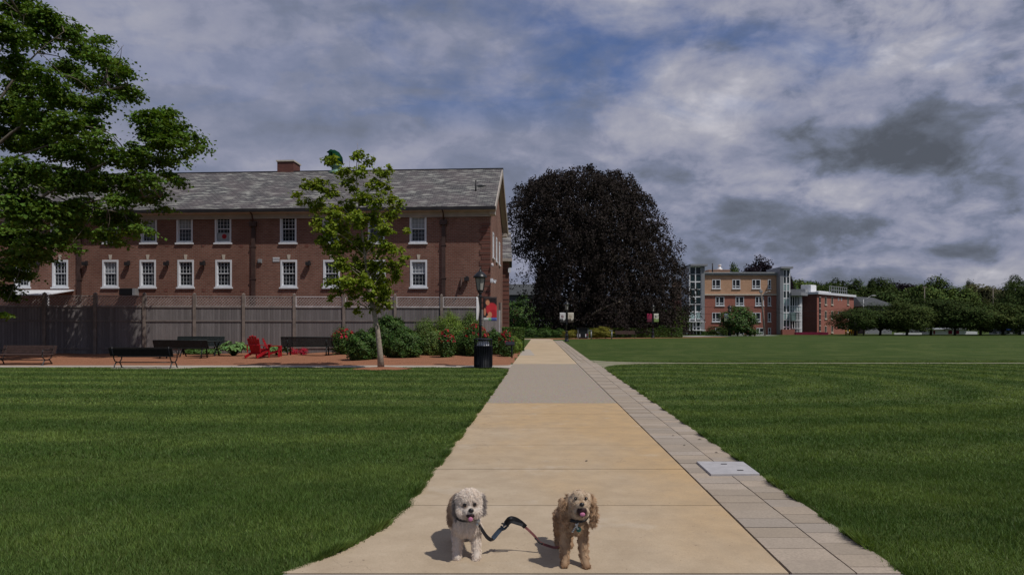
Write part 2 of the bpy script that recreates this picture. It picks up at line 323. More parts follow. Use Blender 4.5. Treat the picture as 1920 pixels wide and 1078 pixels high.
# ------------------------------------------------------------------ mesh builder
class MB:
    def __init__(s, M=None): s.v = []; s.f = []; s.m = []; s.M = M; s.sm = []
    def add(s, vs, fs, mi=0, smooth=False):
        b = len(s.v)
        for p in vs:
            p = Vector(p); s.v.append(tuple(s.M @ p) if s.M is not None else tuple(p))
        for f in fs: s.f.append([b+i for i in f]); s.m.append(mi); s.sm.append(smooth)
        return s
    def box(s, x0, x1, y0, y1, z0, z1, mi=0):
        return s.add([(x0, y0, z0), (x1, y0, z0), (x1, y1, z0), (x0, y1, z0), (x0, y0, z1), (x1, y0, z1), (x1, y1, z1), (x0, y1, z1)],
                     [(0, 3, 2, 1), (4, 5, 6, 7), (0, 1, 5, 4), (1, 2, 6, 5), (2, 3, 7, 6), (3, 0, 4, 7)], mi)
    def bar(s, a, b, w, h, mi=0, up=(0, 0, 1)):
        """A box bar from a to b, w wide and h thick."""
        a, b = Vector(a), Vector(b); dd = (b-a).normalized(); up = Vector(up)
        if abs(dd.dot(up)) > .98: up = Vector((1, 0, 0))
        sx = dd.cross(up).normalized()*w/2; sz = sx.cross(dd).normalized()*h/2
        vs = [a-sx-sz, a+sx-sz, a+sx+sz, a-sx+sz, b-sx-sz, b+sx-sz, b+sx+sz, b-sx+sz]
        return s.add(vs, [(0, 1, 2, 3), (7, 6, 5, 4), (0, 4, 5, 1), (1, 5, 6, 2), (2, 6, 7, 3), (3, 7, 4, 0)], mi)
    def tube(s, pts, rad, n=8, mi=0, caps=True):
        pts = [Vector(p) for p in pts]; rs = rad if hasattr(rad, '__len__') else [rad]*len(pts)
        vs = []; fs = []; pu = None
        for i, p in enumerate(pts):
            dd = (pts[min(i+1, len(pts)-1)]-pts[max(i-1, 0)])
            if dd.length < 1e-9: dd = Vector((0, 0, 1))
            dd.normalize()
            if pu is None: pu = dd.orthogonal().normalized()
            pu = (pu-dd*pu.dot(dd))
            pu = pu.normalized() if pu.length > 1e-6 else dd.orthogonal().normalized()
            w = dd.cross(pu)
            for k_ in range(n):
                a = 2*PI*k_/n; vs.append(p+(pu*math.cos(a)+w*math.sin(a))*rs[i])
        for i in range(len(pts)-1):
            for k_ in range(n):
                fs.append((i*n+k_, i*n+(k_+1) % n, (i+1)*n+(k_+1) % n, (i+1)*n+k_))
        if caps: fs.append(tuple(range(n-1, -1, -1))); fs.append(tuple((len(pts)-1)*n+k_ for k_ in range(n)))
        return s.add(vs, fs, mi, True)
    def lathe(s, prof, c=(0, 0, 0), n=16, mi=0, smooth=True):
        vs = []; fs = []
        for r, z in prof:
            for k_ in range(n):
                a = 2*PI*(k_+.5)/n; vs.append((c[0]+r*math.cos(a), c[1]+r*math.sin(a), c[2]+z))
        for i in range(len(prof)-1):
            for k_ in range(n): fs.append((i*n+k_, i*n+(k_+1) % n, (i+1)*n+(k_+1) % n, (i+1)*n+k_))
        fs.append(tuple(range(n-1, -1, -1))); fs.append(tuple((len(prof)-1)*n+k_ for k_ in range(n)))
        return s.add(vs, fs, mi, smooth)
    def prism(s, poly, z0, z1, mi=0):
        n = len(poly)
        vs = [(x, y, z0) for x, y in poly]+[(x, y, z1) for x, y in poly]
        fs = [tuple(range(n-1, -1, -1)), tuple(range(n, 2*n))]+[(i, (i+1) % n, n+(i+1) % n, n+i) for i in range(n)]
        return s.add(vs, fs, mi)
    def ell(s, c, r, mi=0, seg=12, ring=8):
        vs = []; fs = []
        for i in range(ring+1):
            ph = PI*i/ring
            for k_ in range(seg):
                a = 2*PI*k_/seg; vs.append((c[0]+r[0]*math.sin(ph)*math.cos(a), c[1]+r[1]*math.sin(ph)*math.sin(a), c[2]+r[2]*math.cos(ph)))
        for i in range(ring):
            for k_ in range(seg): fs.append((i*seg+k_, (i+1)*seg+k_, (i+1)*seg+(k_+1) % seg, i*seg+(k_+1) % seg))
        return s.add(vs, fs, mi, True)
    def build(s, name, mats, parent=None, bevel=0):
        me = bpy.data.meshes.new(name); me.from_pydata(s.v, [], s.f)
        for m_ in (mats if isinstance(mats, (list, tuple)) else [mats]): me.materials.append(MT[m_] if isinstance(m_, str) else m_)
        me.polygons.foreach_set('material_index', s.m); me.polygons.foreach_set('use_smooth', s.sm); me.update()
        o = bpy.data.objects.new(name, me); COL.objects.link(o)
        if parent is not None: o.parent = parent
        if bevel:
            b = o.modifiers.new('bevel', 'BEVEL'); b.width = bevel; b.segments = 2; b.limit_method = 'ANGLE'
        return o

def tag(o, label, cat, group=None, kind=None):
    if label: o['label'] = label
    if cat: o['category'] = cat
    if group: o['group'] = group
    if kind: o['kind'] = kind
    return o
def struct(o): o['kind'] = 'structure'; return o
def thing(name, label, cat, loc=(0, 0, 0), rz=0, group=None):
    o = bpy.data.objects.new(name, None); COL.objects.link(o); o.location = loc; o.rotation_euler = (0, 0, rz)
    o.empty_display_size = .2
    return tag(o, label, cat, group)
def dup(root, loc, rz=0, label=None, group=None, scale=None):
    r = root.copy(); COL.objects.link(r); r.location = loc; r.rotation_euler = (0, 0, rz)
    if label: r['label'] = label
    if group: r['group'] = group
    if scale: r.scale = scale
    for ch in list(root.children):
        c = ch.copy(); COL.objects.link(c); c.parent = r
        for g in ch.children:
            g2 = g.copy(); COL.objects.link(g2); g2.parent = c
    return r
def np_mesh(name, V, F, mats, parent=None, mi=None):
    """V (n,3), F (m,k) arrays -> mesh object."""
    me = bpy.data.meshes.new(name); n, (m_, k_) = len(V), F.shape
    me.vertices.add(n); me.vertices.foreach_set('co', V.astype(np.float32).ravel())
    me.loops.add(m_*k_); me.loops.foreach_set('vertex_index', F.astype(np.int32).ravel())
    me.polygons.add(m_); me.polygons.foreach_set('loop_start', (np.arange(m_)*k_).astype(np.int32))
    for q_ in (mats if isinstance(mats, (list, tuple)) else [mats]): me.materials.append(MT[q_])
    if mi is not None: me.polygons.foreach_set('material_index', mi.astype(np.int32))
    me.update(calc_edges=True); me.validate()
    o = bpy.data.objects.new(name, me); COL.objects.link(o)
    if parent is not None: o.parent = parent
    return o
def unit(a): return a/np.maximum(np.linalg.norm(a, axis=-1, keepdims=True), 1e-9)
def leaves(name, C, N, size, m_, parent, rng, aspect=.8, fold=.25, droop=None):
    """Many folded leaves: centre C, facing N; each a kite of two triangles sharing the midrib."""
    n = len(C); N = unit(N)
    T = unit(np.cross(N, rng.normal(size=(n, 3))))
    if droop is not None:
        T = unit(T*(1-droop)+np.array([0, 0, -1.0])*droop); 
    B = unit(np.cross(N, T)); s = (size*(.65+.7*rng.random(n)))[:, None]
    up = N*s*fold*rng.uniform(.3, 1, (n, 1))
    tip = C+T*s*.5; base = C-T*s*.5; L = C+B*s*.5*aspect+up-T*s*.05; Rr = C-B*s*.5*aspect+up-T*s*.05
    V = np.stack([base, L, tip, Rr], 1).reshape(-1, 3)
    i = np.arange(n)*4
    F = np.concatenate([np.stack([i, i+2, i+1], 1), np.stack([i, i+3, i+2], 1)])
    return np_mesh(name, V, F, m_, parent)
def sprays(cs, rs, per, k_leaf, rng, flat=.35, spray_r=.35, shell=.55):
    """Leaf centres for clumps: each clump holds flat sprays of leaves, layered."""
    C = []; N = []
    for c, r in zip(cs, rs):
        ns = max(3, int(per*r**2))
        dd = unit(rng.normal(size=(ns, 3))); rad = r*(shell+(1-shell)*rng.random((ns, 1))**.5)
        sc = np.array(c)+dd*rad*np.array([1, 1, .8])
        sr = spray_r*rng.uniform(.6, 1.3, ns)
        off = rng.normal(size=(ns, k_leaf, 3))*np.array([1, 1, flat])*sr[:, None, None]*.6
        off[..., 2] -= np.hypot(off[..., 0], off[..., 1])*.35
        C.append((sc[:, None, :]+off).reshape(-1, 3))
        nn = np.array([0, 0, 1.0])+dd[:, None, :]*.6+rng.normal(size=(ns, k_leaf, 3))*.55
        N.append(nn.reshape(-1, 3))
    return np.concatenate(C), np.concatenate(N)
def curve_pts(a, b, n, bow, rng, jit=0):
    a, b = Vector(a), Vector(b); out_ = []
    side = Vector(rng.normal(size=3)).normalized()*jit*(b-a).length
    for i in range(n+1):
        t_ = i/n; p = a.lerp(b, t_)+Vector((0, 0, 1))*bow*(b-a).length*math.sin(PI*t_)+side*math.sin(PI*t_)
        out_.append(p)
    return out_

# ================================================================== GROUND
def sheet(name, poly, z, m_):
    b = MB(); b.add([(x, y, z) for x, y in poly], [tuple(range(len(poly)))]); return struct(b.build(name, m_))
lawn = struct(MB().add([(-3000, -50, 0), (3000, -50, 0), (3000, 3000, 0), (-3000, 3000, 0)], [(0, 1, 2, 3)]).build('lawn', 'grass'))
LE = [(3.0, -1.42), (4.12, -1.38), (4.19, -1.31), (4.4, -1.19), (4.65, -1.07), (5.0, -.96), (5.3, -.89), (5.6, -.86), (6.0, -.85), (6.55, -.82), (13, -.53), (20, -.25), (23.5, -.13), (24.4, -.25), (24.9, -.75)]
LEy, LEx = np.array([p[0] for p in LE]), np.array([p[1] for p in LE])
def left_edge(y): return np.interp(y, LEy, LEx)
def slab_right(y): return 1.5+.04*y
def paver_right(y): return 2.18+.045*y
b = MB()   # slabs
ys = [4.098, 5.66, 7.1, 8.55, 10.0, 11.6, 13.2]
rs_ = random.Random(4)
def slab_poly(b, ya, yb, z):
    yy = np.linspace(ya, yb, 9)
    pl = [(float(left_edge(y))-.02, float(y)) for y in yy]+[(slab_right(y), float(y)) for y in yy[::-1]]
    b.prism(pl[::-1], .002, z)
for i in range(6): slab_poly(b, ys[i]+.008, ys[i+1]-.008, .020+rs_.uniform(-.0015, .0015))
struct(b.build('concrete_path', 'slab'))
yb_ = [3.9+i*.35 for i in range(61)]
sheet('path_bed', [(float(left_edge(max(y, 4.12)))-.055-.02*math.sin(y*9), y) for y in yb_[::-1]]+[(paver_right(y)+.05+.02*math.sin(y*7), y) for y in yb_], .005, 'joint')
b = MB(); b.box(-1.37, 2.38, 2.2, 4.085, .0055, .018); struct(b.build('kerb', 'kerb_concrete'))
yy = np.linspace(13.215, 27.0, 12)
pl = [(float(left_edge(y)) if y < 24 else -1.05+.04*y, float(y)) for y in yy]+[(slab_right(y), float(y)) for y in yy[::-1]]
b = MB(); b.prism(pl[::-1], .003, .018); struct(b.build('aggregate_path', 'aggregate'))
b = MB(); b.prism([(-1.05+.04*27, 27.03), (slab_right(27), 27.03), (slab_right(78), 78), (-1.05+.04*78+.1, 78)], .003, .018)
struct(b.build('tan_path', 'tan_path'))
b = MB(); b.prism([(gx(975, 668), 35), (gx(1000, 668)+.1, 35), (1.15, 44), (.62, 44)], .019, .0225); struct(b.build('path_patch', 'far_path'))
b = MB()   # pavers: two courses of concrete blocks with open joints
y = 4.098; rowi = 0
while y < 27.6:
    for (fa, fb, off) in ((0, .57, 0), (.57, 1, .11)) if y > 4.1 else ((0, .57, 0), (.57, 1, .11), (.57, 1, 0)):
        h = .235 if (off or fa == 0) else .11; y0 = y+off; y1 = y0+h-.008
        if 6.78 < (y0+y1)/2 < 7.38 and fb == 1: continue
        pts = []
        for yq, fr in ((y0, fa), (y0, fb), (y1, fb), (y1, fa)):
            a0, a1 = slab_right(yq)+.012, paver_right(yq); pts.append((a0+(a1-a0)*fr+(.005 if fr == fa else -.005), yq))
        b.prism(pts, .003, .021+rs_.uniform(-.002, .002))
    y += .235
struct(b.build('paver_strip', 'paver'))
b = MB()
y = 27.7
while y < 72:
    for fa, fb in ((0, .33), (.33, .66), (.66, 1)):
        h = .5; pts = []
        for yq, fr in ((y, fa), (y, fb), (y+h-.02, fb), (y+h-.02, fa)):
            a0, a1 = slab_right(yq)+.02, paver_right(yq)-.1; pts.append((a0+(a1-a0)*fr+(.008 if fr == fa else -.008), yq))
        b.prism(pts, .003, .019+rs_.uniform(-.002, .002))
    y += .5
struct(b.build('paver_strip', 'paver'))
# narrow cross paths with rounded mouths
mouth = [(slab_right(24.0)+.7, 24.0), (3.30, 24.4), (3.55, 25.6), (4.1, 26.6), (5.0, 27.2), (7, 27.5), (70, 27.6), (70, 27.95), (7, 28.0), (5.0, 28.5), (4.1, 29.1), (3.5, 30.0), (slab_right(27.66), 30)]
b = MB(); b.prism(mouth, .0025, .0145); struct(b.build('cross_path', 'worn_path'))
b = MB(); b.prism([(-60, 25.0), (-14.6, 25.0), (-14.2, 24.15), (-11.9, 24.15), (-11.3, 25.0), (-.75, 24.95), (.05, 24.4), (.05, 27), (-.3, 26.1), (-60, 26.0)], .0028, .015); struct(b.build('cross_path', 'far_path'))
# mulch bed with a soft mounded surface
rng = np.random.default_rng(5)
def mound(name, poly_in, x0, x1, y0, y1, nx, ny, hfun, m_):
    X, Y = np.meshgrid(np.linspace(x0, x1, nx), np.linspace(y0, y1, ny)); Z = hfun(X, Y)
    V = np.stack([X, Y, Z], -1).reshape(-1, 3); i = np.arange(nx*ny).reshape(ny, nx)
    F = np.stack([i[:-1, :-1], i[:-1, 1:], i[1:, 1:], i[1:, :-1]], -1).reshape(-1, 4)
    keep = poly_in(V[F].mean(1)); return np_mesh(name, V, F[keep], m_)
def bed_h(X, Y):
    e = np.minimum(np.minimum((Y-26.0)/1.2, 1), np.minimum((-1.0+.04*Y-X)/1.2, 1)).clip(0, 1)
    return .006+e*(.05+.02*np.sin(X*1.7+Y)+.015*np.sin(X*3.1-Y*2.3))
struct(mound('mulch_bed', lambda c: c[:, 0] < -1.08+.04*c[:, 1], -55, .8, 26.0, 46, 330, 120, bed_h, 'mulch'))
ring = mound('mulch_ring', lambda c: ((c[:, 0]+4.55)/1.05)**2+((c[:, 1]-24.05)/.62)**2 < 1+.15*np.sin(c[:, 0]*9), -5.8, -3.3, 23.2, 24.85, 50, 30,
             lambda X, Y: .01+.07*np.clip(1-((X+4.55)/1.05)**2-((Y-24.05)/.62)**2, 0, 1), 'mulch'); struct(ring)
# a red-brown border of mulch and a path far off at the beech
sheet('mulch_border', [(3.0, 78), (30, 94), (30, 98), (1, 84)], .006, 'mulch')
sheet('far_walk', [(-8, 80.0), (4.5, 78), (4.5, 81), (-8, 84)], .012, 'far_path')
sheet('entrance_walk', [(26, 99), (44, 112), (44, 118), (22, 105)], .009, 'kerb_concrete')

# grass blades: dense near the camera, thinning with distance where single blades no longer show
def blades(name, y0, y1, dens, hgt, wid, rng):
    xw = .80*y1+.5; n = int(dens*(y1-y0)*2*xw)
    X = rng.uniform(-xw, xw, n); Y = rng.uniform(y0, y1, n)
    jit = rng.normal(size=n)*.018+.026*np.sin(Y*5+np.sin(Y*2.1)*2)+.016*np.sin(Y*19)
    ok = (np.abs(X) < .78*Y+.5) & ((X < left_edge(Y)+jit) & (Y < 24.95) | (X > paver_right(Y)-.01+jit)) & (Y > 3.7) & ((Y < 27.5) | (Y > 28.05))
    ok &= ~(((X+4.55)/1.05)**2+((Y-24.05)/.62)**2 < 1.0)
    ok &= ~((X > paver_right(Y)) & (X < 7) & (Y > 23.8) & (Y < 30) & (X < np.interp(Y, [23.8, 24.4, 25.6, 26.6, 27.2, 28.1, 28.5, 29.1, 30.0], [3.25, 3.30, 3.55, 4.1, 5.0, 7, 5.0, 4.1, 3.5])))
    X, Y = X[ok], Y[ok]; n = len(X)
    tuft = .75+.35*np.sin(X*5.1+2*np.sin(Y*3.3))*np.sin(Y*4.7+1.3*np.sin(X*6.1))
    # taller, looser blades along the path edge
    ed = np.minimum(np.abs(X-left_edge(Y)), np.abs(X-paver_right(Y))) < .05
    h = hgt*tuft*rng.uniform(.55, 1.25, n)*np.where(ed, 1.15, 1); a = rng.uniform(0, 2*PI, n); w = wid*rng.uniform(.7, 1.3, n)
    lean = rng.uniform(.15, .9, n)*h; b_ = rng.uniform(0, 2*PI, n)
    # random lean; the mown stripes' light and dark are put into the blade colour
    P0 = np.stack([X-np.cos(a)*w/2, Y-np.sin(a)*w/2, np.full(n, .0)], 1); P1 = np.stack([X+np.cos(a)*w/2, Y+np.sin(a)*w/2, np.full(n, .0)], 1)
    T = np.stack([X+np.cos(b_)*lean, Y+np.sin(b_)*lean, h], 1)
    V = np.stack([P0, P1, T], 1).reshape(-1, 3); F = np.arange(n*3).reshape(-1, 3)
    return np_mesh(name, V, F, 'blade')
def edge_blades(y0, y1, per_m, rng):      # longer unmown blades leaning over the paving edges
    n = int((y1-y0)*per_m); Y = y0+(y1-y0)*rng.random(n)**1.6; s = rng.random(n) < .5
    X = np.where(s, left_edge(Y)-.015, paver_right(Y)+.01)+rng.normal(size=n)*.014; sg = np.where(s, 1.0, -1.0)
    cl_ = np.clip(np.sin(Y*11+s*3)+np.sin(Y*4.3)+.6, .15, 2); h = .034*cl_*rng.uniform(.5, 1.3, n); w = .0035+.0006*Y
    a = rng.uniform(0, 2*PI, n); dx_ = sg*rng.uniform(-.3, 1.3, n)*h; dy_ = rng.normal(size=n)*h*.6
    P0 = np.stack([X-np.cos(a)*w, Y-np.sin(a)*w, np.full(n, .004)], 1); P1 = np.stack([X+np.cos(a)*w, Y+np.sin(a)*w, np.full(n, .004)], 1); T = np.stack([X+dx_, Y+dy_, .02+h], 1)
    return np_mesh('grass', np.stack([P0, P1, T], 1).reshape(-1, 3), np.arange(n*3).reshape(-1, 3), 'blade')
tag(edge_blades(4.0, 23, 2600, rng), 'ragged longer grass leaning over both edges of the paving', 'grass', kind='stuff')
g = blades('grass', 3.7, 7.5, 7500, .040, .0060, rng); tag(g, 'short mown turf grass nearest the camera beside the path', 'grass', kind='stuff')
g = blades('grass', 7.5, 13, 2400, .042, .0105, rng); tag(g, 'short mown turf grass in the middle of the lawns', 'grass', kind='stuff')
g = blades('grass', 13, 30, 400, .042, .022, rng); tag(g, 'short mown turf grass in the far half of the lawns', 'grass', kind='stuff')
# fallen leaves and bits on the paving
DEB = [(1205, 757), (1262, 820), (1312, 827), (1343, 852), (1283, 838), (1195, 740), (1100, 868), (978, 924), (1006, 938), (700, 1020), (958, 985), (1500, 1010), (1400, 930)]
for i, (u, v) in enumerate(DEB[:7]):
    b = MB(); c = Vector((gx(u, v), gy(v), .026)); s = rs_.uniform(.018, .03); a = rs_.uniform(0, 3)
    pts = [c+Vector((math.cos(a+k_)*s*(1, .45, 1, .5)[j], math.sin(a+k_)*s*(1, .45, 1, .5)[j]*1.3, .008*(j % 2))) for j, k_ in enumerate((0, PI/2, PI, 3*PI/2))]
    b.add(pts, [(0, 1, 2, 3)]); o = b.build('fallen_leaf', 'bark')
    L_ = {1205: 'tiny leaf scrap on the pavers farther off than all the others', 1262: 'brown leaf scrap on the pavers just beyond the pair by the hatch', 1312: 'brown leaf scrap beyond the utility hatch next to the lawn', 1343: 'curled yellowish leaf scrap on the pavers right beside the hatch',
          1283: 'dark leaf scrap on the joint line a little before the utility hatch', 1195: 'tiny dark leaf scrap on the pavers near the grey aggregate paving', 1100: 'tiny dark leaf scrap on the tan concrete slab'}
    tag(o, L_[u], 'leaf')
# utility hatch
hx = thing('utility_hatch', 'pale square concrete utility cover set in the paver strip', 'hatch', (gx(1362, 884), 7.08, .02))
x0 = gx(1362, 884)
b = MB(); b.prism([(1.97-x0, -.32), (2.46-x0, -.30), (2.50-x0, .30), (2.0-x0, .32)], -.015, .022); b.build('cover', 'hatch_concrete', hx, bevel=.004)
b = MB()
for px, py in ((.03, .16), (.10, -.15)): MB().box(px-.03, px+.03, py-.012, py+.012, .0225, .026).build('lifting_slot', 'black', hx)

# ================================================================== WALLS WITH OPENINGS
def wall(b, x0, x1, z0, z1, holes, depth=.14, y=0.0, mi=0, rev_mi=None):
    """Facade in the plane y, facing -y, with rectangular holes (xa, xb, za, zb) and their reveals going to +y."""
    rev_mi = mi if rev_mi is None else rev_mi
    xs = sorted({x0, x1, *[h[0] for h in holes], *[h[1] for h in holes]}); zs = sorted({z0, z1, *[h[2] for h in holes], *[h[3] for h in holes]})
    for i in range(len(xs)-1):
        for j in range(len(zs)-1):
            cx, cz = (xs[i]+xs[i+1])/2, (zs[j]+zs[j+1])/2
            if any(h[0] < cx < h[1] and h[2] < cz < h[3] for h in holes): continue
            b.add([(xs[i], y, zs[j]), (xs[i+1], y, zs[j]), (xs[i+1], y, zs[j+1]), (xs[i], y, zs[j+1])], [(0, 1, 2, 3)], mi)
    for xa, xb, za, zb in holes:
        Y = y+depth
        b.add([(xa, y, za), (xa, Y, za), (xa, Y, zb), (xa, y, zb)], [(0, 1, 2, 3)], rev_mi); b.add([(xb, y, za), (xb, Y, za), (xb, Y, zb), (xb, y, zb)], [(3, 2, 1, 0)], rev_mi)
        b.add([(xa, y, za), (xb, y, za), (xb, Y, za), (xa, Y, za)], [(0, 1, 2, 3)], rev_mi); b.add([(xa, y, zb), (xb, y, zb), (xb, Y, zb), (xa, Y, zb)], [(3, 2, 1, 0)], rev_mi)
def ring(b, x0, x1, z0, z1, w, ya, yb, mi=0, wt=None, wb=None):
    wt = w if wt is None else wt; wb = w if wb is None else wb
    b.box(x0, x0+w, ya, yb, z0, z1, mi); b.box(x1-w, x1, ya, yb, z0, z1, mi)
    b.box(x0+w, x1-w, ya, yb, z1-wt, z1, mi); b.box(x0+w, x1-w, ya, yb, z0, z0+wb, mi)

# ================================================================== BRICK HALL (left)
C0 = Vector((-1.35, 41.4, 0)); ANG = math.atan2(-.061, 1)
hall = thing('brick_hall', 'long two storey red brick hall with white sash windows and grey slate roof', 'building', C0, ANG)
ddx, ddy = math.cos(ANG), math.sin(ANG)
def fx(u, off=0.0):        # local x on the facade (plane off metres in front) seen at column u
    k_ = (u-960)/1280; cx, cy = C0.x+off*ddy, C0.y-off*ddx
    return (k_*cy-cx)/(ddx-k_*ddy)
def fY(x): return C0.y+x*ddy
def fz(u, v): return CAM_H-(v-612)/1280*fY(fx(u))
XL, XR = -46.0, 0.0; DEP = 10.4; EZ = 8.95; RZ = 12.15
WU = [(95, 404, 456), (192, 404, 457), (264, 405, 456), (331, 404, 456), (403, 403, 456), (525, 402, 453), (605, 402, 453), (690, 402, 452), (768, 402, 448)]
WL = [(27, 489, 542), (98, 488, 541), (192, 489, 541), (262, 489, 541), (333, 488, 540), (404, 488, 540), (526, 487, 537), (606, 487, 537), (692, 487, 536), (769, 485, 534)]
WIN = []
for rowi, rw in enumerate((WU, WL)):
    for u, v0, v1 in rw:
        xa = fx(u); WIN.append((xa, xa+1.05, fz(u, 456 if rowi == 0 else 539)+.02, fz(u, 404 if rowi == 0 else 488)+.02, rowi, u))
for rowi, zz in ((0, WIN[2][2:4]), (1, WIN[11][2:4])):   # the row carries on behind the maple
    for k_ in range(6):
        xa = fx(27)-2.45*(k_+1)-(2.45 if rowi == 0 and False else 0); WIN.append((xa, xa+1.05, zz[0], zz[1], rowi, -10-k_))
WIN.append((fx(27), fx(27)+1.05, WIN[2][2], WIN[2][3], 0, 27))
b = MB(); wall(b, XL, XR, 0, EZ-.38, [w[:4] for w in WIN], .16)
# end wall on the right with its gable, back and left walls
gw = [(1.9, 2.75, 5.9, 7.5), (4.4, 5.25, 5.9, 7.5), (6.9, 7.75, 5.9, 7.5)]
b.M = Matrix.Translation((0, 0, 0)) @ Matrix.Rotation(PI/2, 4, 'Z')
wall(b, 0, DEP, 0, EZ-.05, gw, .14)
b.add([(0, 0, EZ-.05), (DEP, 0, EZ-.05), (DEP/2, 0, RZ-.15)], [(0, 1, 2)])
b.M = None
b.add([(XL, 0, 0), (XL, DEP, 0), (XL, DEP, EZ), (XL, DEP/2, RZ-.15), (XL, 0, EZ)], [(4, 3, 2, 1, 0)])
b.add([(XL, DEP, 0), (XR, DEP, 0), (XR, DEP, EZ), (XL, DEP, EZ)], [(3, 2, 1, 0)])
b.build('wall', 'brick_old', hall)
b = MB(); b.box(XL+.1, XR-.2, .5, .55, 0, EZ); b.box(XR-.55, XR-.5, .6, DEP-.2, .1, EZ); b.build('interior', 'room_dark', hall)
# roof: front and back slope as slabs
OH = .58; OE = .42
sl = math.atan2(RZ-EZ, DEP/2); L_ = (DEP/2+OH)/math.cos(sl)
rf = None
for sgn in (1, -1):
    b = MB(); b.box(XL-.4, XR+OE, 0, L_, -.07, .0) if sgn == 1 else b.box(-XR-OE, -XL+.4, 0, L_, -.07, 0)
    o = b.build('roof', 'slate', hall); 
    ze = EZ-OH*math.tan(sl)
    if sgn == 1: o.location = (0, -OH, ze+.1); o.rotation_euler = (sl, 0, 0)
    else: o.location = (0, DEP+OH, ze+.1); o.rotation_euler = (sl, 0, PI)
b = MB(); b.box(XL-.4, XR+OE+.02, DEP/2-.09, DEP/2+.09, RZ+.02, RZ+.13); b.build('ridge_cap', 'gutter', hall)
ze = EZ-OH*math.tan(sl)
b = MB(); b.box(XL-.4, XR+OE, -OH-.1, -OH+.02, ze-.1, ze+.08); b.build('gutter', 'gutter', hall)
b = MB(); b.box(XL-.4, XR+OE-.05, -OH+.02, -.003, ze-.13, ze-.02); b.box(XL, XR+.02, -.06, -.003, EZ-.8, ze-.13); b.box(XL, XR+.02, -.10, -.003, EZ-.80, EZ-.74); b.build('frieze', 'frieze', hall)
b = MB()   # rake boards of the gable and eave return
for (ya, yb) in ((-OH, DEP/2), (DEP+OH, DEP/2)):
    b.bar((XR+OE-.03, ya, ze-.08), (XR+OE-.03, yb, RZ-.10), .06, .34)
    b.bar((XR+OE/2-.03, ya, ze-.02), (XR+OE/2-.03, yb, RZ-.02), OE-.06, .05)
b.box(XR+.003, XR+OE-.08, -.3, .4, ze-.34, ze-.1); b.box(XR+.003, XR+OE-.08, DEP-.4, DEP+.3, ze-.34, ze-.1)
b.build('rake_board', 'frieze', hall)
# quoins at the corner
b = MB()
for k_ in range(25):
    w = .62 if k_ % 2 == 0 else .50; z0 = k_*.325
    if z0+.3 > EZ-.85: break
    b.box(XR-w, XR+.035, -.035, w*.6, z0+.01, z0+.30)
b.build('quoins', 'brick_quoin', hall)
rw_ = random.Random(8)
def sash_window(par, xa, xb, za, zb, rowi, y=0, style=0, M=None):
    """White cased double hung window: casing, sill and sashes with bars, dark pane behind."""
    b = MB(M); c = .10
    ring(b, xa+.004, xb-.004, za, zb-.004, c, y-.03, y+.10, 0, .12, .09)
    b.box(xa-.06, xb+.06, y-.09, y+.02, za-.10, za-.003)
    f = b.build('window', 'white_paint', par)
    b = MB(M); x0, x1, z0, z1 = xa+c, xb-c, za+.09, zb-.12; zm = (z0+z1)/2+.02
    ring(b, x0+.002, x1-.002, zm-.02, z1, .045, y+.06, y+.10); ring(b, x0+.002, x1-.002, z0, zm+.02, .045, y+.085, y+.125)
    for k_ in range(1, 4):
        xx = x0+(x1-x0)*k_/4; b.box(xx-.008, xx+.008, y+.075, y+.095, zm+.02, z1-.04); b.box(xx-.004, xx+.004, y+.10, y+.118, z0+.04, zm-.02)
    for k_ in (1, 2):
        zz = zm+(z1-zm)*k_/3; b.box(x0+.04, x1-.04, y+.077, y+.097, zz-.007, zz+.007)
        zz = z0+(zm-z0)*k_/3; b.box(x0+.04, x1-.04, y+.102, y+.12, zz-.004, zz+.004)
    b.build('sash', 'white_paint' if style != 3 else 'grey_metal', f)
    b = MB(M); b.box(x0, x1, y+.135, y+.15, z0, z1); b.build('pane', 'glass', f)
    if style in (1, 2):
        b = MB(M); b.box(x0, x1, y+.126, y+.133, (zm if style == 1 else z0+(z1-z0)*.25), z1); b.build('blind', 'blind', f)
    return f
for (xa, xb, za, zb, rowi, u) in WIN:
    st = 0
    if u in (769, 768, 264): st = 1
    if u in (192, 690) and rowi == 0: st = 3
    elif st == 0 and rw_.random() < .3: st = 2 if rw_.random() < .4 else 1
    f = sash_window(hall, xa, xb, za, zb, rowi, 0, st)
    if u == 403:
        b = MB(); b.box(xa+.13, xb-.13, .05, .058, za+.14, za+.62); b.build('paper_sheet', 'blind', f)
        b = MB(Matrix.Translation(((xa+xb)/2+.05, .045, za+.40)) @ Matrix.Rotation(PI/2, 4, 'X')); b.lathe([(.001, 0), (.15, 0), (.15, .006)], n=18, smooth=False); b.build('red_disc', 'red_paint', f)
    # keystone over each window
    b = MB(); zc = zb+.02
    xm = (xa+xb)/2; b.add([(xm-.06, -.03, zc), (xm+.06, -.03, zc), (xm+.11, -.03, zc+.30), (xm-.11, -.03, zc+.30), (xm-.06, .0, zc), (xm+.06, .0, zc), (xm+.11, .0, zc+.30), (xm-.11, .0, zc+.30)],
                         [(0, 1, 2, 3), (0, 4, 5, 1), (1, 5, 6, 2), (2, 6, 7, 3), (3, 7, 4, 0)])
    b.build('keystone', 'stone', f)
    # small brick vent stone beside and below
    if rw_.random() < .8:
        b = MB(); b.box(xb+.52, xb+.75, -.012, -.001, za-.28, za-.14); b.build('wall_vent', 'brick_quoin', hall)
Mg = Matrix.Rotation(PI/2, 4, 'Z')
for g_ in gw: sash_window(hall, *g_[:4], 0, 0, 0, Mg)
